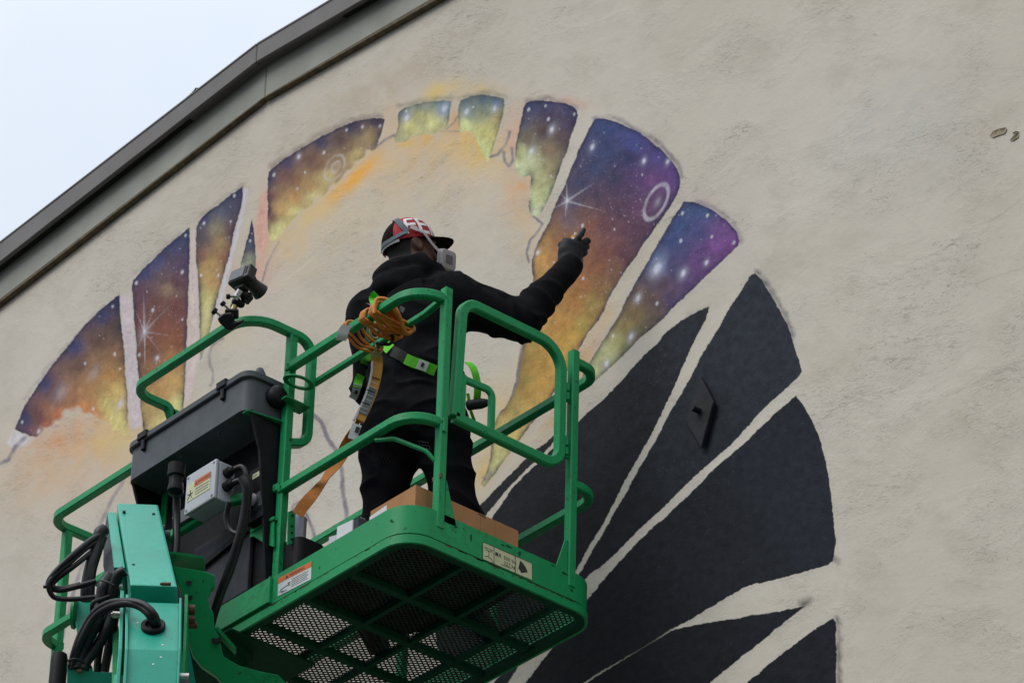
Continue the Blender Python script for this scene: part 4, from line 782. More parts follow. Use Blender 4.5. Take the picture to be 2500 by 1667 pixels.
# rotator bracket under the platform and the jib
RB = [(420,1380),(460,1387),(502,1394),(524,1403),(523,1429),(514,1438),(508,1452),(508,1468),(513,1482),(520,1491),(521,1508),(524,1532),(532,1546),(539,1572),(545,1600),(583,1623),(629,1636),(680,1646),(720,1690),(560,1690),(528,1648),(491,1623),(470,1596),(458,1560),(452,1500),(440,1440)]
d0 = 16.86
pl_ = MB(); pl_.prism([at(x, y, d0) for x, y in RB], BG*.03); rb_ = pl_.build('rotator_bracket', GR, lift, 'curved green rotator bracket under the control box', bevel=.003)
for x, y, r in ((461,1421,.011),(463,1457,.011),(528,1561,.018)): MB().lathe(at(x, y, d0-.004), BG, [(0,r),(.003,r)], 14).build('bolt_hole', M_['panel'], rb_)
MB().prism([at(x, y, d0-.0) for x, y in ((524,1532),(532,1528),(576,1578),(572,1583))], BG*.05).build('gusset', GR, rb_)
MB().prism([at(x, y, 16.95) for x, y in ((420,1378),(470,1384),(502,1391),(500,1394),(420,1383))], -BG*.10).build('bracket_flange', GR, rb_)
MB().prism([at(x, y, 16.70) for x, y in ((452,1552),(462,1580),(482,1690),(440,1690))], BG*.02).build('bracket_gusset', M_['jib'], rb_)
# bearing drum under the floor
MB().lathe(V(-1.21,.02,-.005), (0,0,-1), [(0,.17),(.02,.17),(.03,.15),(.10,.15),(.12,.12)], 24).build('rotator_drum', M_['grime_shade'], lift, smooth=40)
MB().box((-1.42,-.05,-.012), (-.98,.36,-.003)).build('mounting_shoe', M_['grime_shade'], lift, bevel=.002)
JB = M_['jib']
def shell(rows, back, name, mat=JB, lb=None, bev=.004):        # a folded plate: rows of (left x, right x, y, depth), closed box behind
    mb = MB(); n = len(rows); Lp = [at(l, y, d) for l, r, y, d in rows]; Rp = [at(r, y+(r-l)*.035, d) for l, r, y, d in rows]
    back = Vector(back)
    v = Lp+Rp+[p+back for p in Lp]+[p+back for p in Rp]; f = []
    for i in range(n-1): f += [(i,i+1,n+i+1,n+i),(2*n+i,3*n+i,3*n+i+1,2*n+i+1),(i,2*n+i,2*n+i+1,i+1),(n+i,n+i+1,3*n+i+1,3*n+i)]
    f += [(0,n,3*n,2*n),(n-1,3*n-1,4*n-1,2*n-1)]
    return mb.add(v, f).build(name, mat, lift, lb, bevel=bev, seg=2)
nb = BG*.16-V(0,0,.10)
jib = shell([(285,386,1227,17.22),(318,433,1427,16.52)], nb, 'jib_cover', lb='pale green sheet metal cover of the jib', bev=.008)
shell([(262,284,1249,17.20),(278,306,1384,16.74)], nb*1.05, 'jib_side_plate', bev=.003)
MB().prism([at(x, y, d) for x, y, d in ((262,1250,17.22),(280,1386,16.76),(278,1425,16.66),(262,1420,16.70),(252,1380,16.86),(254,1300,17.06))], BG*.02).build('jib_web', M_['slate'], lift)
for x, y, d in ((303,1247,17.14),(375,1253,17.14),(326,1377,16.70),(405,1384,16.70)): MB().lathe(at(x, y, d-.012), BG-V(0,0,.6), [(0,.006),(.012,.006)], 8).build('rivet_hole', M_['panel'], jib)
# inside of the open jib end
MB().prism([at(x, y, 16.62) for x, y in ((320,1429),(430,1435),(432,1474),(318,1470))], BG*.02).build('jib_end_web', GR, lift)
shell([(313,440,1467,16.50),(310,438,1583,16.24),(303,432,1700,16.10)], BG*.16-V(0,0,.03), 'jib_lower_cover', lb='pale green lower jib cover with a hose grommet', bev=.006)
for l, r, y0 in ((307,314,1450),(438,443,1458)): shell([(l,r,y0,16.49),(l-2,r-2,1583,16.22),(l-8,r-8,1700,16.08)], BG*.20-V(0,0,.03), 'jib_flange', bev=.002)
shell([(294,303,1440,16.56),(289,298,1583,16.28),(280,290,1700,16.14)], BG*.20-V(0,0,.03), 'jib_flange', bev=.002)
shell([(451,459,1450,16.60),(446,454,1583,16.34),(438,446,1700,16.2)], BG*.12-V(0,0,.03), 'jib_flange', GR, bev=.002)
shell([(276,289,1525,16.62),(272,287,1700,16.3)], BG*.05, 'jib_web', GR, bev=.002)
shell([(445,456,1455,16.68),(440,450,1700,16.3)], BG*.02, 'jib_web', M_['panel'], bev=.0)
for x, y, d, r, m in ((463,1488,16.62,.020,'brown'),(463,1512,16.6,.014,'brown'),(468,1526,16.6,.012,'rust'),(448,1652,16.2,.016,'steel'),(447,1668,16.2,.02,'bracket'),(286,1431,16.6,.012,'steel'),(285,1500,16.5,.014,'steel'),(390,1290,17.1,.016,'bracket'),(402,1305,17.1,.02,'bracket'),(404,1425,16.5,.007,'rust')):
    MB().lathe(at(x, y, d), BR*-1, [(-.02,r),(.014,r),(.016,r*.6),(.02,r*.6)], 10).build('bolt', M_[m], lift, smooth=40)
gc = at(374,1526,16.352); gn = (V(*(-BG))*.9+V(0,0,.43)).normalized()
MB().lathe(gc, gn, [(-.01,.045),(.004,.045),(.008,.041),(.008,.030),(-.008,.028)], 24).build('grommet', M_['black'], lift, smooth=40)
for x, y in ((336,1521),(397,1575),(393,1605),(374,1622)): MB().lathe(at(x, y, 16.355-.0026*(y-1526)-.008), gn, [(0,.004),(.004,.004)], 7).build('paint_chip', M_['white'], lift)
# lower boom running down towards the chassis out of the picture
MB().prism([at(268,1668,16.25), at(268,1690,16.2), at(470,1700,16.2), at(470,1672,16.25)], V(0,0,-.01)).build('jib_base', GR, lift)
b0 = at(370,1720,16.35)
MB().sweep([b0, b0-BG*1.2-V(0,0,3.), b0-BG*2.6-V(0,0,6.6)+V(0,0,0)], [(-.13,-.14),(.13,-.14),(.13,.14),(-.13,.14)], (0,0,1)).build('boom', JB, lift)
ch = b0-BG*2.8; MB().box((ch.x-1.1, ch.y-2., GROUND+.35), (ch.x+1.1, ch.y+1.4, GROUND+1.5)).build('chassis', GR, lift, bevel=.08)
for sx in (-1, 1):
    for sy in (-1.5, 1.): MB().lathe(V(ch.x+sx*1.05, ch.y+sy, GROUND+.45), (sx,0,0), [(-.15,.40),(-.12,.45),(.12,.45),(.15,.40),(.15,.2)], 20).build('wheel', M_['black'], lift, smooth=40)
# left green mounting block and small plates
shell([(186,232,1466,16.86),(184,232,1520,16.80),(192,225,1572,16.76)], BG*.10, 'jib_knuckle', lb=None)
MB().lathe(at(183,1496,16.86), BR, [(-.012,.058),(0,.062),(.01,.05)], 16).build('knuckle_cap', GR, lift, smooth=40)
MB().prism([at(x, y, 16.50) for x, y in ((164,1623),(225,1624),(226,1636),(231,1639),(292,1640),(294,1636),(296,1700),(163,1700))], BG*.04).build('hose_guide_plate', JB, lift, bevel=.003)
MB().lathe(at(195,1637,16.49), -BG, [(0,.012),(.006,.012),(.010,.007)], 10).build('bolt', M_['brown'], lift, smooth=40)
MB().lathe(at(146,1597,17.1), (0,0,-1), [(-.005,.02),(0,.028),(.02,.033),(.3,.034)], 20).build('black_cylinder', M_['panel'], lift, smooth=40)
# hoses looping beside the jib
hose(A3([(253,1300,16.9),(222,1318,16.85),(180,1352,16.78),(140,1390,16.75),(121,1415,16.74),(120,1432,16.74),(145,1440,16.74),(185,1432,16.72),(235,1418,16.72)]), .011)
hose(A3([(253,1313,16.9),(215,1335,16.84),(165,1378,16.77),(130,1408,16.74),(119,1428,16.73),(124,1448,16.73),(140,1460,16.73),(180,1462,16.72),(240,1456,16.7)]), .010)
hose(A3([(252,1325,16.9),(220,1350,16.84),(180,1382,16.77),(140,1412,16.75),(128,1430,16.74),(150,1436,16.74),(195,1426,16.72)]), .010)
hose(A3([(255,1292,16.92),(243,1302,16.9),(238,1330,16.88),(222,1380,16.82),(212,1430,16.78),(210,1466,16.76)]), .024)
hose(A3([(250,1310,16.9),(236,1350,16.86),(222,1400,16.8),(218,1466,16.76)]), .020)
hose(A3([(266,1405,16.66),(252,1430,16.62),(246,1470,16.6),(236,1520,16.56),(215,1560,16.54),(198,1600,16.52),(190,1632,16.50)]), .022)
hose(A3([(305,1392,16.6),(288,1405,16.6),(278,1440,16.6),(272,1490,16.6),(258,1540,16.56),(236,1580,16.54),(212,1612,16.52),(203,1634,16.50)]), .021)
hose(A3([(380,1532,16.35),(368,1505,16.33),(345,1482,16.36),(310,1472,16.40),(270,1480,16.46),(232,1505,16.5),(207,1545,16.5),(188,1590,16.5),(178,1632,16.50)]), .015)
hose(A3([(387,1530,16.35),(378,1500,16.32),(352,1476,16.35),(312,1467,16.40),(265,1472,16.47),(225,1500,16.51),(198,1545,16.51),(180,1595,16.5),(172,1632,16.51)]), .013)
hose(A3([(285,1480,16.6),(276,1530,16.6),(266,1580,16.58),(255,1640,16.56)]), .017)
hose(A3([(300,1440,16.64),(280,1450,16.6),(248,1462,16.58),(228,1470,16.56),(224,1490,16.56),(230,1510,16.56)]), .008)
hose(A3([(262,1500,16.62),(250,1550,16.6),(240,1600,16.58),(236,1645,16.56)]), .014)
hose(A3([(274,1570,16.64),(262,1600,16.62),(248,1640,16.6)]), .012)
hose(A3([(120,1430,16.74),(112,1432,16.73),(106,1431,16.73)]), .006, 'cable_tie', M_['black']); hose(A3([(246,1416,16.58),(262,1420,16.575),(278,1428,16.58)]), .004, 'cable_tie', M_['bracket']); hose(A3([(166,1612,16.47),(185,1608,16.465),(208,1618,16.47)]), .005, 'cable_tie', M_['black'])
MB().prism([at(x, y, 16.49) for x, y in ((165,1622),(190,1618),(222,1622),(224,1626),(190,1629),(166,1627))], BG*.06).build('rubber_guide', M_['black'], lift)

# rust flecks along the bottom lip and scuffs on the toe board
q = random.Random(4)
def fleck(p, u, l, h, m, name):
    n = 7; P = []
    for k in range(n): a = 2*math.pi*k/n; r = q.uniform(.6, 1.1); P.append(p+u*math.cos(a)*l*r+V(0,0,1)*math.sin(a)*h*r)
    w = V(0,-1,0) if abs(u.x) > .5 else V(1,0,0)
    MB().prism([c+w*.0006 for c in P], -w*.0004).build(name, m, toe)
for k in range(22): fleck(V(q.uniform(-.8,-.15), -.004, .031), V(1,0,0), q.uniform(.004,.018), q.uniform(.0012,.003), M_['rust'], 'rust_fleck')
for k in range(26): fleck(V(.004, q.uniform(.15,W-.14), .031), V(0,1,0), q.uniform(.004,.022), q.uniform(.0012,.0035), M_['rust'], 'rust_fleck')
M_['scuff'] = plain('dark_scuff', (.006,.075,.032), .6, vary=.5, scale=80, spec=.15)
for px_, py_, l, h in ((1242,1334,.020,.006),(1228,1330,.012,.005),(1268,1350,.010,.012),(1112,1285,.012,.008),(1150,1312,.006,.02),(1290,1440,.010,.004),(1336,1438,.008,.008),(1210,1404,.014,.004),(1380,1400,.02,.006),(1350,1380,.012,.004),(1395,1440,.008,.010)): fleck(on('x',0,px_,py_), V(0,1,0), l, h, M_['scuff'], 'scuff_mark')
for px_, py_, l, h in ((872,1378,.006,.010),(820,1340,.004,.004),(925,1330,.012,.005),(955,1270,.010,.006),(780,1385,.005,.006),(700,1440,.006,.005),(990,1290,.014,.005)): fleck(on('y',0,px_,py_), V(1,0,0), l, h, M_['scuff'], 'scuff_mark')
# weld beads where rails meet posts
for c, a in ((V(P1X+.018,YN,ZT),(1,0,0)),(V(P1X+.018,YN,ZM),(1,0,0)),(V(P1X-.018,YN,ZM+.012),(1,0,0)),(V(XE,.142,ZT),(0,1,0)),(V(XE,.142,ZM),(0,1,0)),(V(P1X,YN+.008,1.244),(0,0,1))):
    a = Vector(a); u = a.orthogonal().normalized(); w = a.cross(u); s_ = .0185
    MB().tube([c+u*x*s_+w*y*s_+a*q.uniform(-.001,.001) for x, y in ((-1,-1),(0,-1),(1,-1),(1,0),(1,1),(0,1),(-1,1),(-1,0))], .0032, 6, True).build('weld_bead', GR, lift, smooth=60)
# ================================================================ the painter
class Field:                                                  # a signed distance field on a grid, meshed by surface nets
    def __init__(s, lo, hi, h):
        s.lo = np.array(lo, float); s.h = h; s.n = np.ceil((np.array(hi)-s.lo)/h).astype(int)+1; s.F = np.full(s.n, 1.)
    def win(s, c0, c1):
        a = np.clip(np.floor((np.minimum(c0, c1)-s.lo)/s.h).astype(int), 0, s.n); b = np.clip(np.ceil((np.maximum(c0, c1)-s.lo)/s.h).astype(int)+1, 0, s.n)
        sl = tuple(slice(i, j) for i, j in zip(a, b)); ax = [s.lo[k]+s.h*np.arange(a[k], b[k]) for k in range(3)]
        return sl, np.stack(np.meshgrid(*ax, indexing='ij'), -1)
    def put(s, sl, d, k, sub=False):
        F = s.F[sl]
        if sub: s.F[sl] = np.maximum(F, -d); return
        if k <= 0: s.F[sl] = np.minimum(F, d); return
        h = np.clip(.5+.5*(F-d)/k, 0, 1); s.F[sl] = F*(1-h)+d*h-k*h*(1-h)
    def cap(s, a, b, ra, rb, k=.02, flat=None):
        a = np.array(a, float); b = np.array(b, float); m = max(ra, rb)+k+.03
        sl, P = s.win(np.minimum(a, b)-m, np.maximum(a, b)+m)
        if P.size == 0: return
        d = b-a; t = np.clip(((P-a) @ d)/(d @ d+1e-12), 0, 1); q = P-a-t[..., None]*d
        if flat is not None:                                  # squash the section along an axis
            ax, f = flat; ax = np.array(ax); q = q+(q @ ax)[..., None]*ax*(1/f-1)
        s.put(sl, np.linalg.norm(q, axis=-1)-(ra+(rb-ra)*t), k)
    def ell(s, c, axes, r, k=.02, sub=False):
        c = np.array(c, float); m = max(r)+k+.03; sl, P = s.win(c-m, c+m)
        if P.size == 0: return
        q = np.stack([(P-c) @ np.array(a) for a in axes], -1)/np.array(r); k0 = np.linalg.norm(q, axis=-1); k1 = np.linalg.norm(q/np.array(r), axis=-1)
        s.put(sl, k0*(k0-1)/np.maximum(k1, 1e-6), k, sub)
    def mesh(s):
        F = s.F; S = F < 0; n = s.n-1
        cor = [(i,j,k) for i in (0,1) for j in (0,1) for k in (0,1)]
        get = lambda A, c: A[c[0]:c[0]+n[0], c[1]:c[1]+n[1], c[2]:c[2]+n[2]]
        cnt = sum(get(S, c).astype(np.int8) for c in cor); act = (cnt > 0) & (cnt < 8); I = np.argwhere(act); ids = np.full(n, -1); ids[act] = np.arange(len(I))
        acc = np.zeros((len(I), 3)); num = np.zeros(len(I)); i, j, k = I.T
        for c in cor:
            for ax in range(3):
                if c[ax]: continue
                e = list(c); e[ax] = 1
                f0 = F[i+c[0], j+c[1], k+c[2]]; f1 = F[i+e[0], j+e[1], k+e[2]]; m = (f0 < 0) != (f1 < 0)
                t = np.where(m, f0/np.where(m, f0-f1, 1), 0); p = np.tile(np.array(c, float), (len(I), 1)); p[:, ax] = t
                acc += p*m[:, None]; num += m
        Vt = s.lo+s.h*(I+acc/num[:, None]); Q = []
        for ax in range(3):
            o = [a for a in range(3) if a != ax]; sl0 = [slice(1, -1)]*3; sl1 = [slice(1, -1)]*3; sl0[ax] = slice(0, -1); sl1[ax] = slice(1, None)
            m = S[tuple(sl0)] != S[tuple(sl1)]; E = np.argwhere(m); off = np.array([1, 1, 1]); off[ax] = 0; E = E+off
            inn = S[tuple(E.T)]; u = np.zeros(3, int); u[o[0]] = 1; v = np.zeros(3, int); v[o[1]] = 1
            g = lambda d: ids[tuple((E-d).T)]
            q = np.stack([g(u+v), g(v), g(np.zeros(3, int)), g(u)], -1); fl = inn if ax != 1 else ~inn; q[~fl] = q[~fl][:, ::-1]; Q.append(q)
        return Vt, np.concatenate(Q)
rb = np.array([.88, .475, 0]); rb /= np.linalg.norm(rb); fb = np.array([-rb[1], rb[0], 0]); zz = np.array([0, 0, 1.])
J = {k: np.array(v) for k, v in dict(pelvis=(-.56,.46,.93), belly=(-.565,.455,1.12), chest=(-.575,.455,1.34), lsh=(-.745,.365,1.455), rsh=(-.425,.515,1.455), neck=(-.585,.44,1.565), head=(-.590,.425,1.725),
  lhip=(-.65,.41,.90), rhip=(-.47,.505,.90), lkn=(-.685,.425,.50), rkn=(-.425,.585,.50), lank=(-.715,.40,.10), rank=(-.385,.585,.10), relb=(-.262,.735,1.372), rwr=(-.195,.925,1.680), lelb=(-.845,.455,1.20), lwr=(-.74,.63,1.13)).items()}
hf = np.array([.26, .965, .22]); hf /= np.linalg.norm(hf); hr = np.cross(hf, zz); hr /= np.linalg.norm(hr); hu = np.cross(hr, hf)
H = J['head']
f = Field((-1.02, .12, .02), (.02, 1.06, 1.93), .0065)
# jacket
f.ell(J['chest'], (rb, fb, zz), (.200, .135, .215), 0)
f.ell(J['chest']+rb*.02-fb*.03+zz*.06, (rb, fb, zz), (.185, .12, .14), .06)
f.ell(J['belly'], (rb, fb, zz), (.195, .145, .22), .06)
f.ell(J['pelvis']+zz*.0, (rb, fb, zz), (.200, .155, .15), .05)
f.cap(J['pelvis']+rb*.10-zz*.06, J['pelvis']-rb*.10-zz*.06, .120, .120, .04)
f.cap(J['lsh'], J['chest'], .095, .12, .06); f.cap(J['rsh'], J['chest'], .092, .12, .07); f.cap(J['rsh']+zz*.01, J['neck']-zz*.03+rb*.05, .075, .06, .06); f.cap(J['lsh']+zz*.01, J['neck']-zz*.03-rb*.05, .075, .06, .06)
f.cap(J['lsh'], J['lelb'], .086, .070, .04); f.cap(J['lelb'], J['lwr'], .070, .050, .03)
f.cap(J['rsh'], J['relb'], .094, .080, .05); f.cap(J['relb'], J['rwr'], .078, .048, .035); f.cap(J['rsh']*.6+J['relb']*.4-zz*.02, J['relb']*.85+J['rsh']*.15-zz*.012, .072, .068, .03)
ad = (J['rwr']-J['relb'])/np.linalg.norm(J['rwr']-J['relb'])
f.cap(J['rwr']-ad*.035, J['rwr']-ad*.005, .052, .049, .012); f.cap(J['relb']+ad*.11, J['relb']+ad*.18, .064, .055, .02)
# hood bunched at the nape
f.cap(J['neck']-fb*.085-rb*.07+zz*.0, J['neck']-fb*.085+rb*.06+zz*.010, .058, .056, .03)
f.cap(J['neck']-fb*.115-rb*.06-zz*.065, J['neck']-fb*.115+rb*.05-zz*.055, .052, .048, .02)
f.cap(J['neck']-rb*.10-fb*.02-zz*.02, J['neck']-rb*.055+fb*.07-zz*.03, .055, .04, .03)
f.cap(J['neck']+rb*.095-fb*.03-zz*.0, J['neck']+rb*.06+fb*.075-zz*.02, .052, .036, .03)
f.cap(J['neck']-fb*.06-rb*.06+zz*.055, J['neck']-fb*.06+rb*.055+zz*.06, .036, .034, .02)
f.cap(J['neck']+rb*.07-fb*.03+zz*.05, J['neck']+rb*.06+fb*.05+zz*.02, .03, .024, .02)
# trousers and boots
for s in 'lr':
    f.cap(J[s+'hip'], J[s+'kn'], .112, .082, .04); f.cap(J[s+'kn'], J[s+'ank']+zz*.02, .086, .070, .03)
    f.cap(J[s+'kn']-zz*.22, J[s+'ank']+zz*.03, .078, .078, .02)
    tip = J[s+'ank']+fb*.17+(rb*.03 if s == 'r' else -rb*.03); tip[2] = .078
    f.cap(J[s+'ank']+fb*-.03+zz*-.02, tip, .052, .044, .015)
# head: skull, jaw, nose, ears, neck
f.cap(J['neck']-zz*.05, H-hf*.015-hu*.07, .068, .066, .02)
f.ell(H, (hr, hf, hu), (.076, .098, .112), .02)
f.ell(H+hf*.030-hu*.065, (hr, hf, hu), (.060, .068, .062), .03)
f.cap(H+hf*.090+hu*.005, H+hf*.106-hu*.03, .012, .017, .012)
f.cap(H+hf*.082+hu*.022-hr*.04, H+hf*.082+hu*.022+hr*.04, .016, .016, .015)
for s in (-1, 1):
    f.ell(H+hr*s*.078-hf*.008-hu*.012, (hr, hf*.95+hu*.2, hu), (.012, .022, .034), .006); f.ell(H+hr*s*.092-hf*.004-hu*.012, (hr, hf, hu), (.010, .010, .018), 0, True)
    f.ell(H+hr*s*.034+hf*.096+hu*.006, (hr, hf, hu), (.018, .012, .010), 0, True)
Vt, Qd = f.mesh()
# creases of loose cloth
me = bpy.data.meshes.new('body'); me.from_pydata([tuple(p) for p in Vt], [], [tuple(int(i) for i in q) for q in Qd]); me.update()
nrm = np.empty(len(Vt)*3, np.float32); me.vertex_normals.foreach_get('vector', nrm); nrm = nrm.reshape(-1, 3).astype(float); bpy.data.meshes.remove(me)
ua = J['relb']-J['rsh']; ua /= np.linalg.norm(ua)
def ridge(v): n = mnoise.noise(v); return max(0., 1-abs(n)*3.2)**1.5
for i, p in enumerate(Vt):
    hd = np.linalg.norm(p-H)
    if hd < .135 and (p-J['neck']) @ zz > .05: continue
    d1 = (p-J['relb']) @ ad; d2 = (p-J['rsh']) @ ua
    if p[0] > -.40 and p[2] > 1.22:                             # sleeve
        ax_ = ad if d1 > 0 else ua; al = d1 if d1 > 0 else d2; q = p-ax_*(p @ ax_); near = math.exp(-(np.linalg.norm(p-J['relb'])/.13)**2)
        k = (ridge(Vector((q[0]*6+al*5, q[1]*6, q[2]*6+al*11)))*.013-.004)*(.6+.35*near)+mnoise.noise(Vector(p*18))*.002
        if d1 > .28: k *= .5
    elif p[2] > .82: 
        q = p @ np.stack([rb, fb, zz], -1)
        k = (ridge(Vector((q[0]*4.5+q[2]*4, q[1]*4.5, q[2]*8.5-q[0]*3)))*.014-.004)*.9+mnoise.noise(Vector((q[0]*17, q[1]*17, q[2]*26)))*.003
    elif p[2] > .14: 
        q = p @ np.stack([rb, fb, zz], -1); k = (ridge(Vector((q[0]*5, q[1]*5, q[2]*5.5+q[0]*4)))*.013-.004)+mnoise.noise(Vector(p*15))*.002
    else: k = mnoise.noise(Vector(p*30))*.001
    Vt[i] = p+nrm[i]*k
def simple_cloth(name, c, b=.4): return plain(name, c, .9, vary=.3, scale=18, bump=b, bscale=300, spec=.06)
M_['jacket'] = simple_cloth('black_jacket_cloth', (.0085, .0085, .0105)); M_['trousers'] = simple_cloth('black_trouser_cloth', (.0065, .0065, .0078))
M_['boot'] = plain('black_boot_leather', (.007, .0065, .006), .6, spec=.2); M_['skin'] = plain('brown_skin', (.085, .034, .020), .5, vary=.15, scale=30, bump=.1); M_['hair'] = plain('short_black_hair', (.010, .008, .007), .8, bump=.6, bscale=500)
man = thing('person', (-.55, .47, .036), 'person in black jacket, red cap and respirator spraying the mural from the platform', 'person')
me = bpy.data.meshes.new('body'); me.from_pydata([tuple(p) for p in Vt], [], [tuple(int(i) for i in q) for q in Qd])
body = finish('body', me, [M_['jacket'], M_['trousers'], M_['boot'], M_['skin'], M_['hair']], man)
cen = Vt[Qd].mean(1); mi = np.zeros(len(Qd), int); mi[cen[:,2] < .83] = 1; mi[cen[:,2] < .155] = 2
rel = cen-H; hs = (np.linalg.norm(rel, axis=1) < .17) & (cen @ hu > (J['neck'] @ hu)+.055) & (np.linalg.norm(rel-(rel @ hu)[:,None]*hu, axis=1) < .125)
collar = ((cen-J['neck']) @ zz < .085) & ((cen-J['neck']) @ fb < -.035)
hs &= ~collar; mi[hs] = 3; mi[hs & (rel @ hf < -.035) & (rel @ hu > -.085)] = 4
me.polygons.foreach_set('material_index', mi); me.shade_smooth(); me.update()
bv = BVHTree.FromPolygons([Vector(p) for p in Vt], [tuple(int(i) for i in q) for q in Qd])
def skin_pt(px, py, lift_=.004, dflt=17.55):                  # the point of the painter's clothes on a sight line
    d = Vector(_ray(px, py)).normalized(); h = bv.ray_cast(Vector(CAM), d, 100)
    if h[0] is None: return at(px, py, dflt)
    n = h[1]; n = n if n.dot(d) < 0 else -n
    return h[0]+n*lift_-d*lift_*.4
# ---- cap
hv = lambda r, f_, u: Vector(H+hr*r+hf*f_+hu*u)
M_['capred'] = plain('red_cap_panel', (.36, .012, .020), .75, vary=.15, bump=.2, bscale=500); M_['capdark'] = plain('dark_brown_cap_mesh', (.013, .008, .0065), .9, spec=.08, vary=.5, scale=200, bump=.5, bscale=500)
M_['visor'] = plain('black_visor', (.0045, .0045, .004), .9, spec=.02)
def dome(lon, lat, k=1.): 
    c, s_ = math.cos(lat), math.sin(lat); return hv(math.sin(lon)*c*.089*k, -.004+math.cos(lon)*c*.113*k, .028+s_*.112*k+ (.012*math.cos(lon) if lat < .5 else .012*math.cos(lon)*(1-(lat-.5)/1.07)))
hat = None
def dome_patch(l0, l1, t0, t1, k, nl, nt, name, mat, par, lab=None, th=.003):
    mb = MB(); v = []
    for kk in (k, k-th/.1): v += [dome(l0+(l1-l0)*i/nl, t0+(t1-t0)*j/nt, kk) for i in range(nl+1) for j in range(nt+1)]
    m = (nl+1)*(nt+1); g = lambda i, j, o=0: o+i*(nt+1)+j; fs = []
    for i in range(nl):
        for j in range(nt): fs += [(g(i,j),g(i+1,j),g(i+1,j+1),g(i,j+1)), (g(i,j,m),g(i,j+1,m),g(i+1,j+1,m),g(i+1,j,m))]
    for i in range(nl): fs += [(g(i,0),g(i,0,m),g(i+1,0,m),g(i+1,0)), (g(i,nt),g(i+1,nt),g(i+1,nt,m),g(i,nt,m))]
    for j in range(nt): fs += [(g(0,j),g(0,j+1),g(0,j+1,m),g(0,j,m)), (g(nl,j),g(nl,j,m),g(nl,j+1,m),g(nl,j+1))]
    return mb.add(v, fs).build(name, mat, par, lab, smooth=40)
E_ = 2.5
cap_ = dome_patch(-E_, E_, -.12, 1.565, 1.0, 22, 12, 'cap', M_['capred'], man, 'red cap with white letters and dark mesh back')
dome_patch(E_, 2*math.pi-E_, -.12, 1.565, 1.0, 16, 12, 'cap_mesh', M_['capdark'], cap_)
dome_patch(2.3, 2*math.pi-2.3, -.20, -.10, 1.03, 14, 2, 'cap_strap', M_['white'], cap_)
# visor: a curved peak
mb = MB(); top = []; bot = []; nn = 12
for i in range(nn+1):
    a = -1.12+2.24*i/nn; e = dome(a, -.1, 1.0); fw = .084*max(0., 1-abs(a/1.12)**3.2)**.6
    q = e+Vector(hf)*fw+Vector(hr)*math.sin(a)*.012-Vector(hu)*.010*(math.sin(a)**2)+Vector(hu)*fw*.16
    top += [e, e.lerp(q, .5)+Vector(hu)*.003, q]
fs = []; v = top+[p-Vector(hu)*.004 for p in top]; m = len(top)
for i in range(nn):
    for j in range(2): a = i*3+j; fs += [(a,a+1,a+4,a+3), (m+a,m+a+3,m+a+4,m+a+1)]
    fs += [(i*3+2, m+i*3+2, m+i*3+5, i*3+5)]
mb.add(v, fs).build('visor', M_['visor'], cap_, smooth=50)
# letters wrapped on the crown
M_['capwhite'] = plain('white_cap_print', (.70, .68, .66), .7)
def cap_bar(u0, u1, v0, v1):                                   # u: angle round the crown, v: height angle
    dome_patch(u0, u1, v0, v1, 1.022, max(2, int(abs(u1-u0)*14)), max(2, int(abs(v1-v0)*10)), 'cap_letter', M_['capwhite'], cap_, th=.0015)
def letter(u, w, bars, stem=True):
    if stem: cap_bar(u, u-.13, .0, .83)
    for v in bars: cap_bar(u-.13, u-w, v, v+.13)
letter(2.02, .47, (.70, .36)); letter(1.46, .46, (.70, .36, .0)); letter(.90, .44, (.70, .36))
cap_bar(.60, .47, .45, .74); cap_bar(.66, .50, .0, .36)
# ---- respirator
M_['resp'] = plain('pale_grey_respirator', (.40, .38, .38), .55, vary=.08); M_['respdark'] = plain('grey_respirator_grille', (.16, .14, .15), .7); M_['strap'] = plain('grey_elastic_strap', (.10, .125, .15), .8, vary=.15)
rf = Field(H+hf*.10-hu*.06-.13, H+hf*.10-hu*.06+.13, .004)
mouth = H+hf*.112-hu*.062
rf.ell(mouth, (hr, hf, hu), (.045, .040, .048), 0); rf.ell(mouth+hf*.03-hu*.01, (hr, hf, hu), (.022, .022, .022), .02)
v_, q_ = rf.mesh(); me = bpy.data.meshes.new('respirator'); me.from_pydata([tuple(p) for p in v_], [], [tuple(map(int, q)) for q in q_]); me.shade_smooth()
resp = finish('respirator', me, M_['respdark'], man, 'pale grey half mask respirator over the mouth')
for s in (1, -1):
    fc = mouth+hr*s*.052+hf*.006-hu*.004; ax_ = hr*s*.80+hf*.35-hu*.25; ax_ /= np.linalg.norm(ax_); u_ = np.cross(ax_, hu); u_ /= np.linalg.norm(u_); w_ = np.cross(u_, ax_)
    def plate(cc, a, b, th, r): 
        o = ring(-a, a, -b, b, r, 5); P = [Vector(cc+u_*x+w_*y) for x, y in o]; return MB().prism(P, Vector(ax_)*th)
    fl = plate(fc, .043, .040, .022, .018).build('filter', M_['resp'], resp, smooth=40, bevel=.005, seg=2)
    plate(fc-ax_*.012, .036, .034, .012, .015).build('filter_seat', M_['respdark'], fl)
    plate(fc+ax_*.0215, .020, .018, .002, .006).build('filter_grille', M_['respdark'], fl)
    plate(fc-ax_*.002, .045, .042, .004, .019).build('filter_rim', M_['white'], fl)
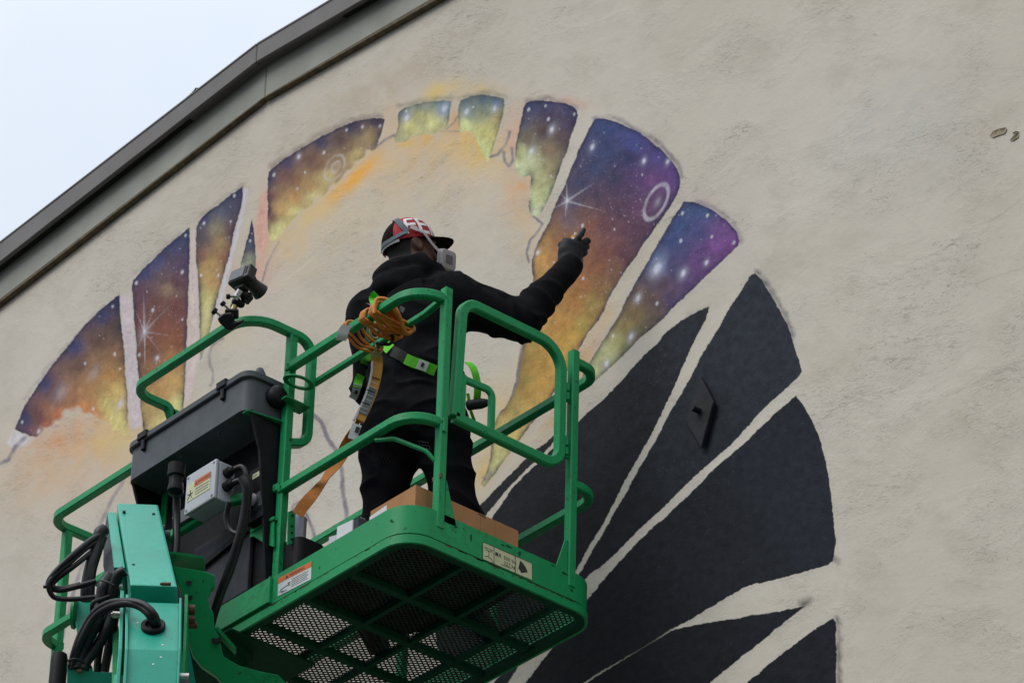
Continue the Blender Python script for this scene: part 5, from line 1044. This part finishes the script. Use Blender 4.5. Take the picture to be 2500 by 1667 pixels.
def head_strap(pts, w, name='mask_strap', mat=None):
    P = [hv(*p) for p in pts]; P = spline(P, 6); Lf = []; Rt = []
    for i, p in enumerate(P):
        t = (P[min(i+1,len(P)-1)]-P[max(i-1,0)]).normalized(); o = (p-Vector(H)).normalized(); sd_ = t.cross(o).normalized(); Lf.append(p+sd_*w/2); Rt.append(p-sd_*w/2)
    return MB().ribbon(Lf, Rt, .0025).build(name, mat or M_['strap'], resp, smooth=40)
head_strap([(.062,.105,-.045),(.083,.060,-.018),(.0955,.022,.026),(.0985,-.006,.038),(.099,-.030,.046)], .017, mat=M_['resp'])
def crown_strap(pts, w, k=1.045):
    P = spline([dome(a, b_, k) for a, b_ in pts], 6); Lf = []; Rt = []
    for i, p in enumerate(P):
        t = (P[min(i+1,len(P)-1)]-P[max(i-1,0)]).normalized(); o = (p-Vector(H)).normalized(); sd_ = t.cross(o).normalized(); Lf.append(p+sd_*w/2); Rt.append(p-sd_*w/2)
    MB().ribbon(Lf, Rt, .0025).build('mask_strap', M_['strap'], resp, smooth=40)
crown_strap([(1.95,.10),(2.12,.42),(2.3,.75),(2.6,1.05),(3.3,1.25),(4.2,1.05)], .024); crown_strap([(1.95,.10),(2.25,.02),(2.6,-.04),(3.1,-.05),(3.7,-.04)], .018)
head_strap([(.102,-.010,.038),(.1005,-.036,.050)], .026, 'strap_buckle', M_['resp'])
# ---- right hand in a black glove, round a spray can
M_['glove'] = plain('black_nitrile_glove', (.013, .0145, .0155), .6, spec=.2, vary=.25, scale=60, bump=.3, bscale=400)
gf = Field(np.array(at(1400,612,17.95))-.13, np.array(at(1400,612,17.95))+.13, .0030)
g3 = lambda x, y, d: np.array(at(x, y, d))
gf.cap(J['rwr']-ad*.015, g3(1388,628,17.93), .038, .036, .01)
gf.cap(J['rwr']-ad*.03, J['rwr']+ad*.005, .044, .042, .006)
gf.cap(g3(1386,634,17.93), g3(1391,604,17.955), .038, .034, .02); gf.cap(g3(1400,634,17.94), g3(1408,606,17.965), .032, .028, .02)
gf.cap(g3(1378,612,17.93), g3(1384,594,17.955), .024, .019, .015)
def finger(pts, r0, r1): 
    for i in range(len(pts)-1): t0, t1 = i/(len(pts)-1), (i+1)/(len(pts)-1); gf.cap(g3(*pts[i]), g3(*pts[i+1]), r0+(r1-r0)*t0, r0+(r1-r0)*t1, .005)
finger([(1398,598,17.955),(1412,582,17.97),(1420,571,18.00),(1425,562,18.03)], .0135, .0095)
finger([(1406,604,17.96),(1422,594,17.985),(1433,588,18.01),(1436,589,18.05)], .0150, .0115)
finger([(1410,614,17.96),(1425,606,17.985),(1431,603,18.02),(1424,603,18.06)], .0155, .012)
finger([(1410,627,17.955),(1422,620,17.98),(1427,617,18.01),(1420,617,18.05)], .0145, .011)
finger([(1374,612,17.935),(1371,598,17.955),(1379,589,17.985),(1390,588,18.02)], .015, .011)
v_, q_ = gf.mesh(); me = bpy.data.meshes.new('glove'); me.from_pydata([tuple(p) for p in v_], [], [tuple(map(int, q)) for q in q_]); me.shade_smooth()
finish('glove', me, M_['glove'], man, 'black glove gripping the spray can')
# left glove, hidden in front of the body, holding on to the jacket front
gl = Field(J['lwr']-.13, J['lwr']+.13, .005); d_ = np.array([.6,.75,-.1]); d_ /= np.linalg.norm(d_); s_ = np.cross(d_, zz)
gl.cap(J['lwr']-d_*.02, J['lwr']+d_*.05, .04, .036, .01)
for k, l in zip((-.03,-.01,.01,.03), (.055,.07,.066,.05)): gl.cap(J['lwr']+d_*.06+zz*k, J['lwr']+d_*(.06+l)+zz*k*1.2+s_*.02, .013, .010, .004)
gl.cap(J['lwr']+d_*.03+zz*.03, J['lwr']+d_*.07+zz*.065, .015, .012, .008)
v_, q_ = gl.mesh(); me = bpy.data.meshes.new('glove'); me.from_pydata([tuple(p) for p in v_], [], [tuple(map(int, q)) for q in q_]); me.shade_smooth(); finish('glove', me, M_['glove'], man)
# ---- harness
M_['lime'] = plain('lime_green_webbing', (.115, .60, .022), .7, vary=.12, scale=40, bump=.4, bscale=600); M_['web'] = plain('black_webbing', (.014, .014, .015), .75, bump=.4, bscale=500); M_['brass'] = plain('yellow_zinc', (.42, .36, .16), .4, .8, vary=.25, scale=60)
def strap(pts, w, mat, name='harness_strap', lift_=.007, lab=None, n=6):
    C = spline([skin_pt(x, y, lift_) for x, y in pts], n); Lf = []; Rt = []
    vw = Vector(CM[2])
    for i, p in enumerate(C):
        t = (C[min(i+1,len(C)-1)]-C[max(i-1,0)]).normalized(); sd_ = t.cross(vw).normalized(); Lf.append(p+sd_*w/2); Rt.append(p-sd_*w/2)
    return MB().ribbon(Lf, Rt, .003).build(name, mat, man, lab, smooth=40)
strap([(950,826),(948,838),(951,850),(958,860)], .044, M_['lime'], lift_=.016)
strap([(958,860),(975,868),(1000,882)], .042, M_['web'], lift_=.011)
strap([(992,879),(1010,886),(1032,897),(1061,909)], .042, M_['lime'], lift_=.016, lab='lime green harness strap across the back')
strap([(1021,893),(1043,902)], .038, M_['paper'], 'harness_tag', .020)
strap([(1029,896.5),(1034,898.5)], .018, M_['ink'], 'tag_print', .0225)
strap([(912,868),(900,876),(893,888)], .034, M_['lime'], lift_=.012)
strap([(894,886),(888,903),(884,918)], .036, M_['web'], lift_=.010)
strap([(885,916),(880,930),(876,946)], .034, M_['lime'], lift_=.012)
strap([(877,944),(873,956),(868,970)], .032, M_['paper'], 'harness_tag', .014); strap([(877,950),(875,957)], .012, M_['ink'], 'tag_print', .0175)
strap([(935,770),(928,748),(920,732),(925,715)], .044, M_['lime'], lift_=.014); strap([(940,770),(950,745),(970,722),(1000,700),(1030,690)], .042, M_['web'], lift_=.010)
strap([(925,805),(930,780),(940,765)], .05, M_['lime'], lift_=.018)
strap([(975,760),(964,746)], .022, plain('red_tag', (.5,.01,.015), .6), 'harness_tag', .03)
strap([(980,758),(992,764)], .020, M_['bracket'], 'buckle', .02)
# D-ring and hardware on the back
dc = skin_pt(932, 806, .022)
def ringtube(c, u, v, a, b, r, name, mat, n=18): MB().tube([c+u*math.cos(q)*a+v*math.sin(q)*b for q in np.linspace(0, 2*math.pi, n+1)[:-1]], r, 7, True).build(name, mat, man, smooth=60)
CR, CU = Vector(CM[0]), Vector(CM[1])
ringtube(dc+CU*.025, CR, CU, .030, .040, .006, 'd_ring', M_['steel']); ringtube(dc-CU*.015-CR*.012, CR, CU, .022, .030, .005, 'd_ring', M_['brass'])
strap([(912,800),(908,825),(905,838)], .024, M_['steel'], 'ring_pad', .02)
# loose hip strap and pouch on the right
LS = [at(x, y, d) for x, y, d in ((1141,884,17.42),(1152,893,17.40),(1161,914,17.38),(1166,945,17.38),(1164,975,17.40),(1158,996,17.42))]; LS = spline(LS, 6)
MB().ribbon([p+CR*.013+V(*CM[2])*.012 for p in LS], [p-CR*.013-V(*CM[2])*.012 for p in LS], .003).build('hip_strap', M_['lime'], man, smooth=40)
MB().ribbon([at(1138,960,17.40), at(1146,1005,17.40), at(1156,1035,17.42)], [at(1146,960,17.40), at(1154,1005,17.40), at(1164,1032,17.42)], .003).build('hip_strap', M_['lime'], man)
MB().lathe(at(1138,990,17.36), Vector(hr)*.4+Vector(hf)*.9, [(0,.01),(.005,.02),(.06,.021),(.085,.014),(.09,.005)], 12).build('pouch', M_['black'], man, smooth=50)
# reflective stitching on the trousers
for ox, oy, m in ((1036,1085,'bracket'),(936,1122,'panel')):
    for k in range(4):
        pts = [(ox-15+k*7+dx, oy-14+dy+k*1) for dx, dy in ((0,4),(6,6),(3,13),(9,15),(7,22),(12,24))]
        MB().tube([skin_pt(x, y, .003) for x, y in pts], .0016, 4).build('trouser_stitching', M_[m], man)
# ================================================================ things on the platform
# spray can in the hand
a = at(1404,650,18.0); b = at(1406,581,18.03); ax_ = (b-a).normalized()
sc = thing('spray_can', a, 'spray can with orange nozzle in the gloved hand', 'spray can')
ln = (b-a).length
MB().lathe(a, ax_, [(0,.028),(.004,.032),(ln-.02,.032),(ln-.012,.026),(ln-.002,.020)], 20).build('can_body', plain('grey_can_print', (.20,.22,.22), .4, .3), sc, smooth=40)
MB().lathe(b-ax_*.004, ax_, [(0,.018),(.012,.018),(.013,.012)], 16).build('nozzle_ring', plain('orange_nozzle', (.85,.40,.03), .5), sc, smooth=40)
MB().lathe(b+ax_*.008, ax_, [(0,.008),(.014,.008)], 10).build('nozzle', M_['white'], sc, smooth=40)
# lanyard
M_['web2'] = plain('orange_lanyard_webbing', (.40, .135, .012), .7, vary=.15, scale=50, bump=.5, bscale=500); M_['pad'] = plain('yellow_orange_pad', (.62, .30, .055), .65, vary=.12, scale=30)
ly = thing('safety_lanyard', at(725,1245,16.98), 'orange safety lanyard with printed shock pack hanging from the back', 'lanyard')
def band3(pts, w, th, mat, name, par=ly, twist=None, lab=None):
    C = spline([at(*p) for p in pts], 8); n = len(C); Lf = []; Rt = []; vw = Vector(CM[2])
    for i, p in enumerate(C):
        t = (C[min(i+1,n-1)]-C[max(i-1,0)]).normalized(); sd_ = t.cross(vw).normalized(); nn_ = sd_.cross(t)
        k = w if not callable(w) else w(i/(n-1)); tw = twist(i/(n-1)) if twist else 0
        o = (sd_*math.cos(tw)+nn_*math.sin(tw))*k/2; Lf.append(p+o); Rt.append(p-o)
    return MB().ribbon(Lf, Rt, th).build(name, mat, par, lab, smooth=50)
path = [(919,868,17.30),(921,885,17.30),(919,910,17.28),(911,945,17.26),(898,980,17.24),(884,1010,17.22),(876,1026,17.21)]
pk = band3(path, .042, .022, M_['pad'], 'shock_pack', lab='yellow shock pack with grey printed label')
band3([(x-12, y, d-.004) for x, y, d in path[1:]], .008, .024, M_['white'], 'pack_edge', pk)
lab_ = band3([(917,925,17.262),(909,950,17.247),(897,983,17.227),(885,1010,17.207)], .034, .003, M_['inkgrey'], 'printed_label', pk)
for k in range(9):
    t = k/8; x = 918-32*t; y = 924+82*t; band3([(x-10, y-4, 17.253-.055*t), (x+9, y+3, 17.253-.055*t)], .0022 if k % 3 else .005, .002, M_['paper'] if k % 3 else M_['ink'], 'label_print', lab_)
band3([(872,1035,17.2),(866,1052,17.19),(860,1072,17.18)], .036, .004, M_['paper'], 'tail_label', pk); band3([(875,1042,17.19),(870,1056,17.18)], .016, .002, M_['ink'], 'label_print', pk)
band3([(880,1020,17.23),(864,1045,17.22),(848,1080,17.20),(832,1115,17.18),(800,1160,17.12),(765,1205,17.05),(738,1238,17.0),(727,1256,16.98)], .046, .003, M_['web2'], 'webbing', twist=lambda t: 1.25-2.3*min(1, max(0, (t-.15)/.45)) if t < .6 else -1.05+.95*min(1, (t-.6)/.2))
MB().tube([at(x, y, 17.28) for x, y in ((921,868),(916,855),(919,842),(928,838),(934,846),(932,858),(924,868))], .005, 7).build('snap_hook', M_['brass'], ly, smooth=60)
MB().prism([at(x, y, 17.26) for x, y in ((904,862),(912,856),(930,860),(932,868),(920,874),(907,872))], V(*CM[2])*.01).build('hook_plate', M_['brass'], ly)
# orange cord wound round the rails
M_['cord'] = plain('orange_cord', (.60, .20, .022), .55, vary=.15, scale=60)
cdx = thing('extension_cord', V(-.25, .08, 1.06), 'orange cord coiled round the top rail and the thin hand rail', 'cord')
def wrap(x0, x1, seed, r=.0054, z0=ZT, z1=1.085):
    q = random.Random(seed); e = lambda s: q.uniform(-s, s); a = .024
    pts = [V(x0-.01, YN-a+e(.003), z0-.012), V(x0, YN-a*.8, z0+a), V(x0+.012, YN+a, z0+a+e(.004)), V(x0*.55+x1*.45, .09+e(.01), z0+.004+e(.01)),
           V(x1, .150+.02, z1-.002+e(.004)), V(x1+.004, .150+.008, z1-.024), V(x1-.004, .150-.018, z1-.022), V(x0*.5+x1*.5, .075+e(.012), z1-.03+e(.012)), V(x0+.0, YN-.004, z0-.026)]
    MB().tube(spline(pts+[pts[0]], 6)[:-1], r, 7, True).build('cord_loop', M_['cord'], cdx, smooth=60)
for i, (xa, xb) in enumerate(((-.258,-.262),(-.247,-.248),(-.236,-.236),(-.266,-.274),(-.228,-.224),(-.240,-.255),(-.252,-.230),(-.318,-.322),(-.308,-.312),(-.298,-.300),(-.326,-.332),(-.415,-.425),(-.436,-.452))): wrap(xa, xb, i)
hk = [V(-.238,YN-.03,ZT-.03), V(-.232,YN-.028,ZT+.03), V(-.215,YN+.0,ZT+.038), V(-.203,YN+.03,ZT+.024), V(-.200,YN+.06,ZT-.02), V(-.215,.13,1.03), V(-.225,.175,1.07)]
MB().tube(spline(hk, 6), .008, 7).build('cord_loop', M_['cord'], cdx, smooth=60)
for pts, w in (([(848,795,17.19),(840,806,17.19),(836,820,17.19),(832,832,17.2)], .040), ([(900,742,17.15),(908,745,17.15),(913,750,17.15)], .026)):
    C = spline([at(*p) for p in pts], 5); MB().ribbon([p+CR*w/2 for p in C], [p-CR*w/2+CU*.004 for p in C], .002).build('paper_tape', M_['white'], cdx, smooth=40)
# black cable ties on the thin rail
MB().tube(spline([V(-.40,.13,1.072), V(-.36,.165,1.064), V(-.30,.13,1.058), V(-.34,.12,1.08)], 6), .007, 6).build('cable_tie', M_['black'], cdx, smooth=60)
# cardboard box
bxz = .282
cb = thing('cardboard_box', V(-.215, .34, .036), 'open brown cardboard box standing in the platform corner', 'box')
x0, x1, y0, y1, z0, z1 = -.335, -.070, .092, .590, .0368, bxz
t_ = .004
MB().box((x0,y0,z0),(x1,y0+t_,z1)).build('box_side', M_['card'], cb); MB().box((x0,y1-t_,z0),(x1,y1,z1-.004)).build('box_side', M_['card'], cb)
MB().box((x0,y0+t_,z0),(x0+t_,y1-t_,z1-.002)).build('box_side', M_['card'], cb); MB().box((x1-t_,y0+t_,z0),(x1,y1-t_,z1)).build('box_side', M_['card'], cb)
MB().box((x0+t_,y0+t_,z0),(x1-t_,y1-t_,z0+t_)).build('box_base', M_['card'], cb)
MB().prism([V(x1-t_,y0+.01,z1-.001), V(x1-t_,y1-.012,z1-.001), V(x1-.06,y1-.02,z1-.052), V(x1-.06,y0+.02,z1-.05)], V(0,0,.004)).build('box_flap', M_['card'], cb)
MB().prism([V(x0+.01,y0+t_,z1-.001), V(x1-.01,y0+t_,z1-.001), V(x1-.02,y0+.07,z1-.05), V(x0+.02,y0+.07,z1-.05)], V(0,0,.004)).build('box_flap', M_['card'], cb)
MB().prism([on('y',y0-.0012,*p) for p in ((902,1262),(944,1232),(944,1262),(902,1290))], V(0,.0008,0)).build('shipping_label', M_['white'], cb)
for yy in (.145, .265, .405, .475): MB().box((x1, yy, z0), (x1+.0006, yy+.0016, z1-.002)).build('box_crease', plain('cardboard_shade', (.30,.15,.07), .9), cb)
MB().prism([V(x1+.0004,.392,z1-.006), V(x1+.0004,.43,z1-.010), V(x1+.0004,.42,z1+.0015), V(x1+.0004,.40,z1+.0015)], V(.001,0,0)).build('box_tear', plain('cardboard_core', (.22,.09,.04), .9), cb)
# spray cans standing in the tool tray
M_['can'] = plain('pale_steel_can', (.46, .48, .60), .35, .35, vary=.08); M_['cantop'] = plain('can_rim_steel', (.7, .68, .64), .3, .9)
for (px_c, lab) in ((on('y',.10,728,1290), 'pale blue spray can in the tool tray, right of the post'), (on('y',.10,674,1300), 'pale blue spray can in the tool tray, half behind the post')):
    c = V(px_c.x, .10, .288); t = thing('spray_can', c, lab, 'spray can', 'spray cans in the tool tray')
    MB().lathe(c, (0,0,1), [(0,.030),(.003,.032),(.15,.032),(.153,.0335),(.158,.0335),(.160,.031)], 20).build('can_body', M_['can'], t, smooth=40)
    MB().lathe(c+V(0,0,.160), (0,0,1), [(0,.030),(.008,.027),(.014,.018),(.020,.014),(.024,.014)], 20).build('can_shoulder', M_['cantop'], t, smooth=40)
# small cartons and tape by the toe board
for i, (p0, sz, rz, m, lab) in enumerate((((-.425,.045,.03),(.085,.05,.212),.1,'white','white carton behind the toe board, left of the brown box'),((-.365,.05,.03),(.032,.04,.212),-.1,'slate','small dark carton touching the brown cardboard box'),((-.492,.05,.03),(.06,.05,.19),.3,'ltgrey','pale grey carton behind the toe board, farthest from the brown box'))):
    t = thing('carton', V(*p0)+V(0,0,.0065), lab, 'carton', 'cartons behind the toe board'); c = V(p0[0], p0[1]+.02, .0365+sz[2]/2)
    X = V(math.cos(rz), math.sin(rz), 0); Y_ = V(-math.sin(rz), math.cos(rz), 0)
    MB().obox(c, (X, Y_, V(0,0,1)), (sz[0]/2, sz[1]/2, sz[2]/2)).build('carton_body', M_[m], t, bevel=.002)
    MB().obox(c+V(0,0,sz[2]/2+.0008), (X, Y_, V(0,0,1)), (sz[0]/2*.96, sz[1]/4, .0006)).build('carton_tape', M_['bracket'] if i != 1 else M_['paper'], t)
# camera on a clamp
vc = thing('video_camera', at(556,790,17.42), 'small black camera on a clamp fixed to the guard rail', 'camera')
BK = plain('black_camera_body', (.016,.016,.018), .45, vary=.2, bump=.2, bscale=700)
X = V(.985, .17, -.02).normalized(); Yc = V(-.10, .95, -.22); Yc = (Yc-X*Yc.dot(X)).normalized(); Zc = X.cross(Yc); 
bc = at(592,675,17.50)
MB().obox(bc, (X, Yc, Zc), (.054, .021, .034)).build('camera_body', BK, vc, bevel=.008, seg=3)
MB().obox(bc-X*.008-Yc*.0222, (X, Yc, Zc), (.036, .002, .027)).build('screen', plain('camera_screen', (.085,.09,.105), .35), vc, bevel=.001)
MB().obox(bc+X*.040-Yc*.0205, (X, Yc, Zc), (.006, .001, .018)).build('button_row', M_['panel'], vc)
MB().lathe(bc+X*.040+Zc*.029, Zc, [(0,.010),(.006,.010)], 10).build('shutter_button', BK, vc, smooth=40)
MB().lathe(bc+Yc*.018+X*.006, Yc, [(0,.030),(.02,.031),(.03,.027),(.05,.028),(.062,.030),(.076,.033),(.086,.035),(.086,.030),(.07,.026)], 22).build('lens', BK, vc, smooth=40)
MB().lathe(bc+Yc*.085+X*.006, Yc, [(0,.026),(.002,.024)], 18).build('lens_glass', plain('lens_glass', (.01,.01,.02), .05), vc, smooth=30)
def knob(px, py, d, r, l, ax_=None): 
    c = at(px, py, d); ax_ = ax_ or CR; MB().tube([c, c+ax_*l], .0045, 6).build('knob_stem', M_['steel'], vc, smooth=60); MB().lathe(c-ax_*.006, ax_, [(-.008,r*.8),(-.006,r),(.006,r),(.008,r*.8)], 8).build('clamp_knob', M_['black'], vc, smooth=40)
mb = MB(); mb.obox(at(590,706,17.48), (X, Yc, Zc), (.024,.018,.007)); mb.build('mount_plate', M_['black'], vc, bevel=.002)
MB().tube([at(587,708,17.46), at(574,730,17.46)], .012, 8).build('mount_post', plain('bright_aluminium', (.75,.76,.80), .35, .6), vc, smooth=60)
for x, y, r in ((598,722,.020),(577,738,.019),(588,742,.016),(571,748,.014)): MB().lathe(at(x, y, 17.48)-CU*r, CU, [(0,r*.3),(r*.25,r*.75),(r*.7,r),(r*1.3,r),(r*1.75,r*.75),(r*2,r*.3)], 12).build('ball_joint', M_['black'], vc, smooth=60)
MB().tube([at(602,718,17.5), at(608,728,17.5), at(600,735,17.49)], .018, 8).build('joint_arm', M_['black'], vc, smooth=60)
knob(561,724,17.45,.011,.03); knob(547,744,17.44,.011,.04, CR*.7-CU*.7); knob(527,762,17.43,.014,.04, CR*.8-CU*.6)
MB().tube([at(573,746,17.46), at(568,757,17.45)], .010, 8).build('brass_stud', M_['brass'], vc, smooth=60)
MB().obox(at(566,766,17.44), (CR, Vector(CM[2]), CU), (.026,.024,.020)).build('clamp_head', M_['black'], vc, bevel=.006)
gcx = on('y',-.185,558,790)
MB().prism([at(x, y, 17.40) for x, y in ((531,775),(545,764),(566,762),(572,772),(570,786),(597,778),(592,788),(562,808),(548,800),(533,786))], V(*CM[2])*.06).build('clamp_jaw', M_['black'], vc, bevel=.006)

# flattened cardboard laid on the mesh floor
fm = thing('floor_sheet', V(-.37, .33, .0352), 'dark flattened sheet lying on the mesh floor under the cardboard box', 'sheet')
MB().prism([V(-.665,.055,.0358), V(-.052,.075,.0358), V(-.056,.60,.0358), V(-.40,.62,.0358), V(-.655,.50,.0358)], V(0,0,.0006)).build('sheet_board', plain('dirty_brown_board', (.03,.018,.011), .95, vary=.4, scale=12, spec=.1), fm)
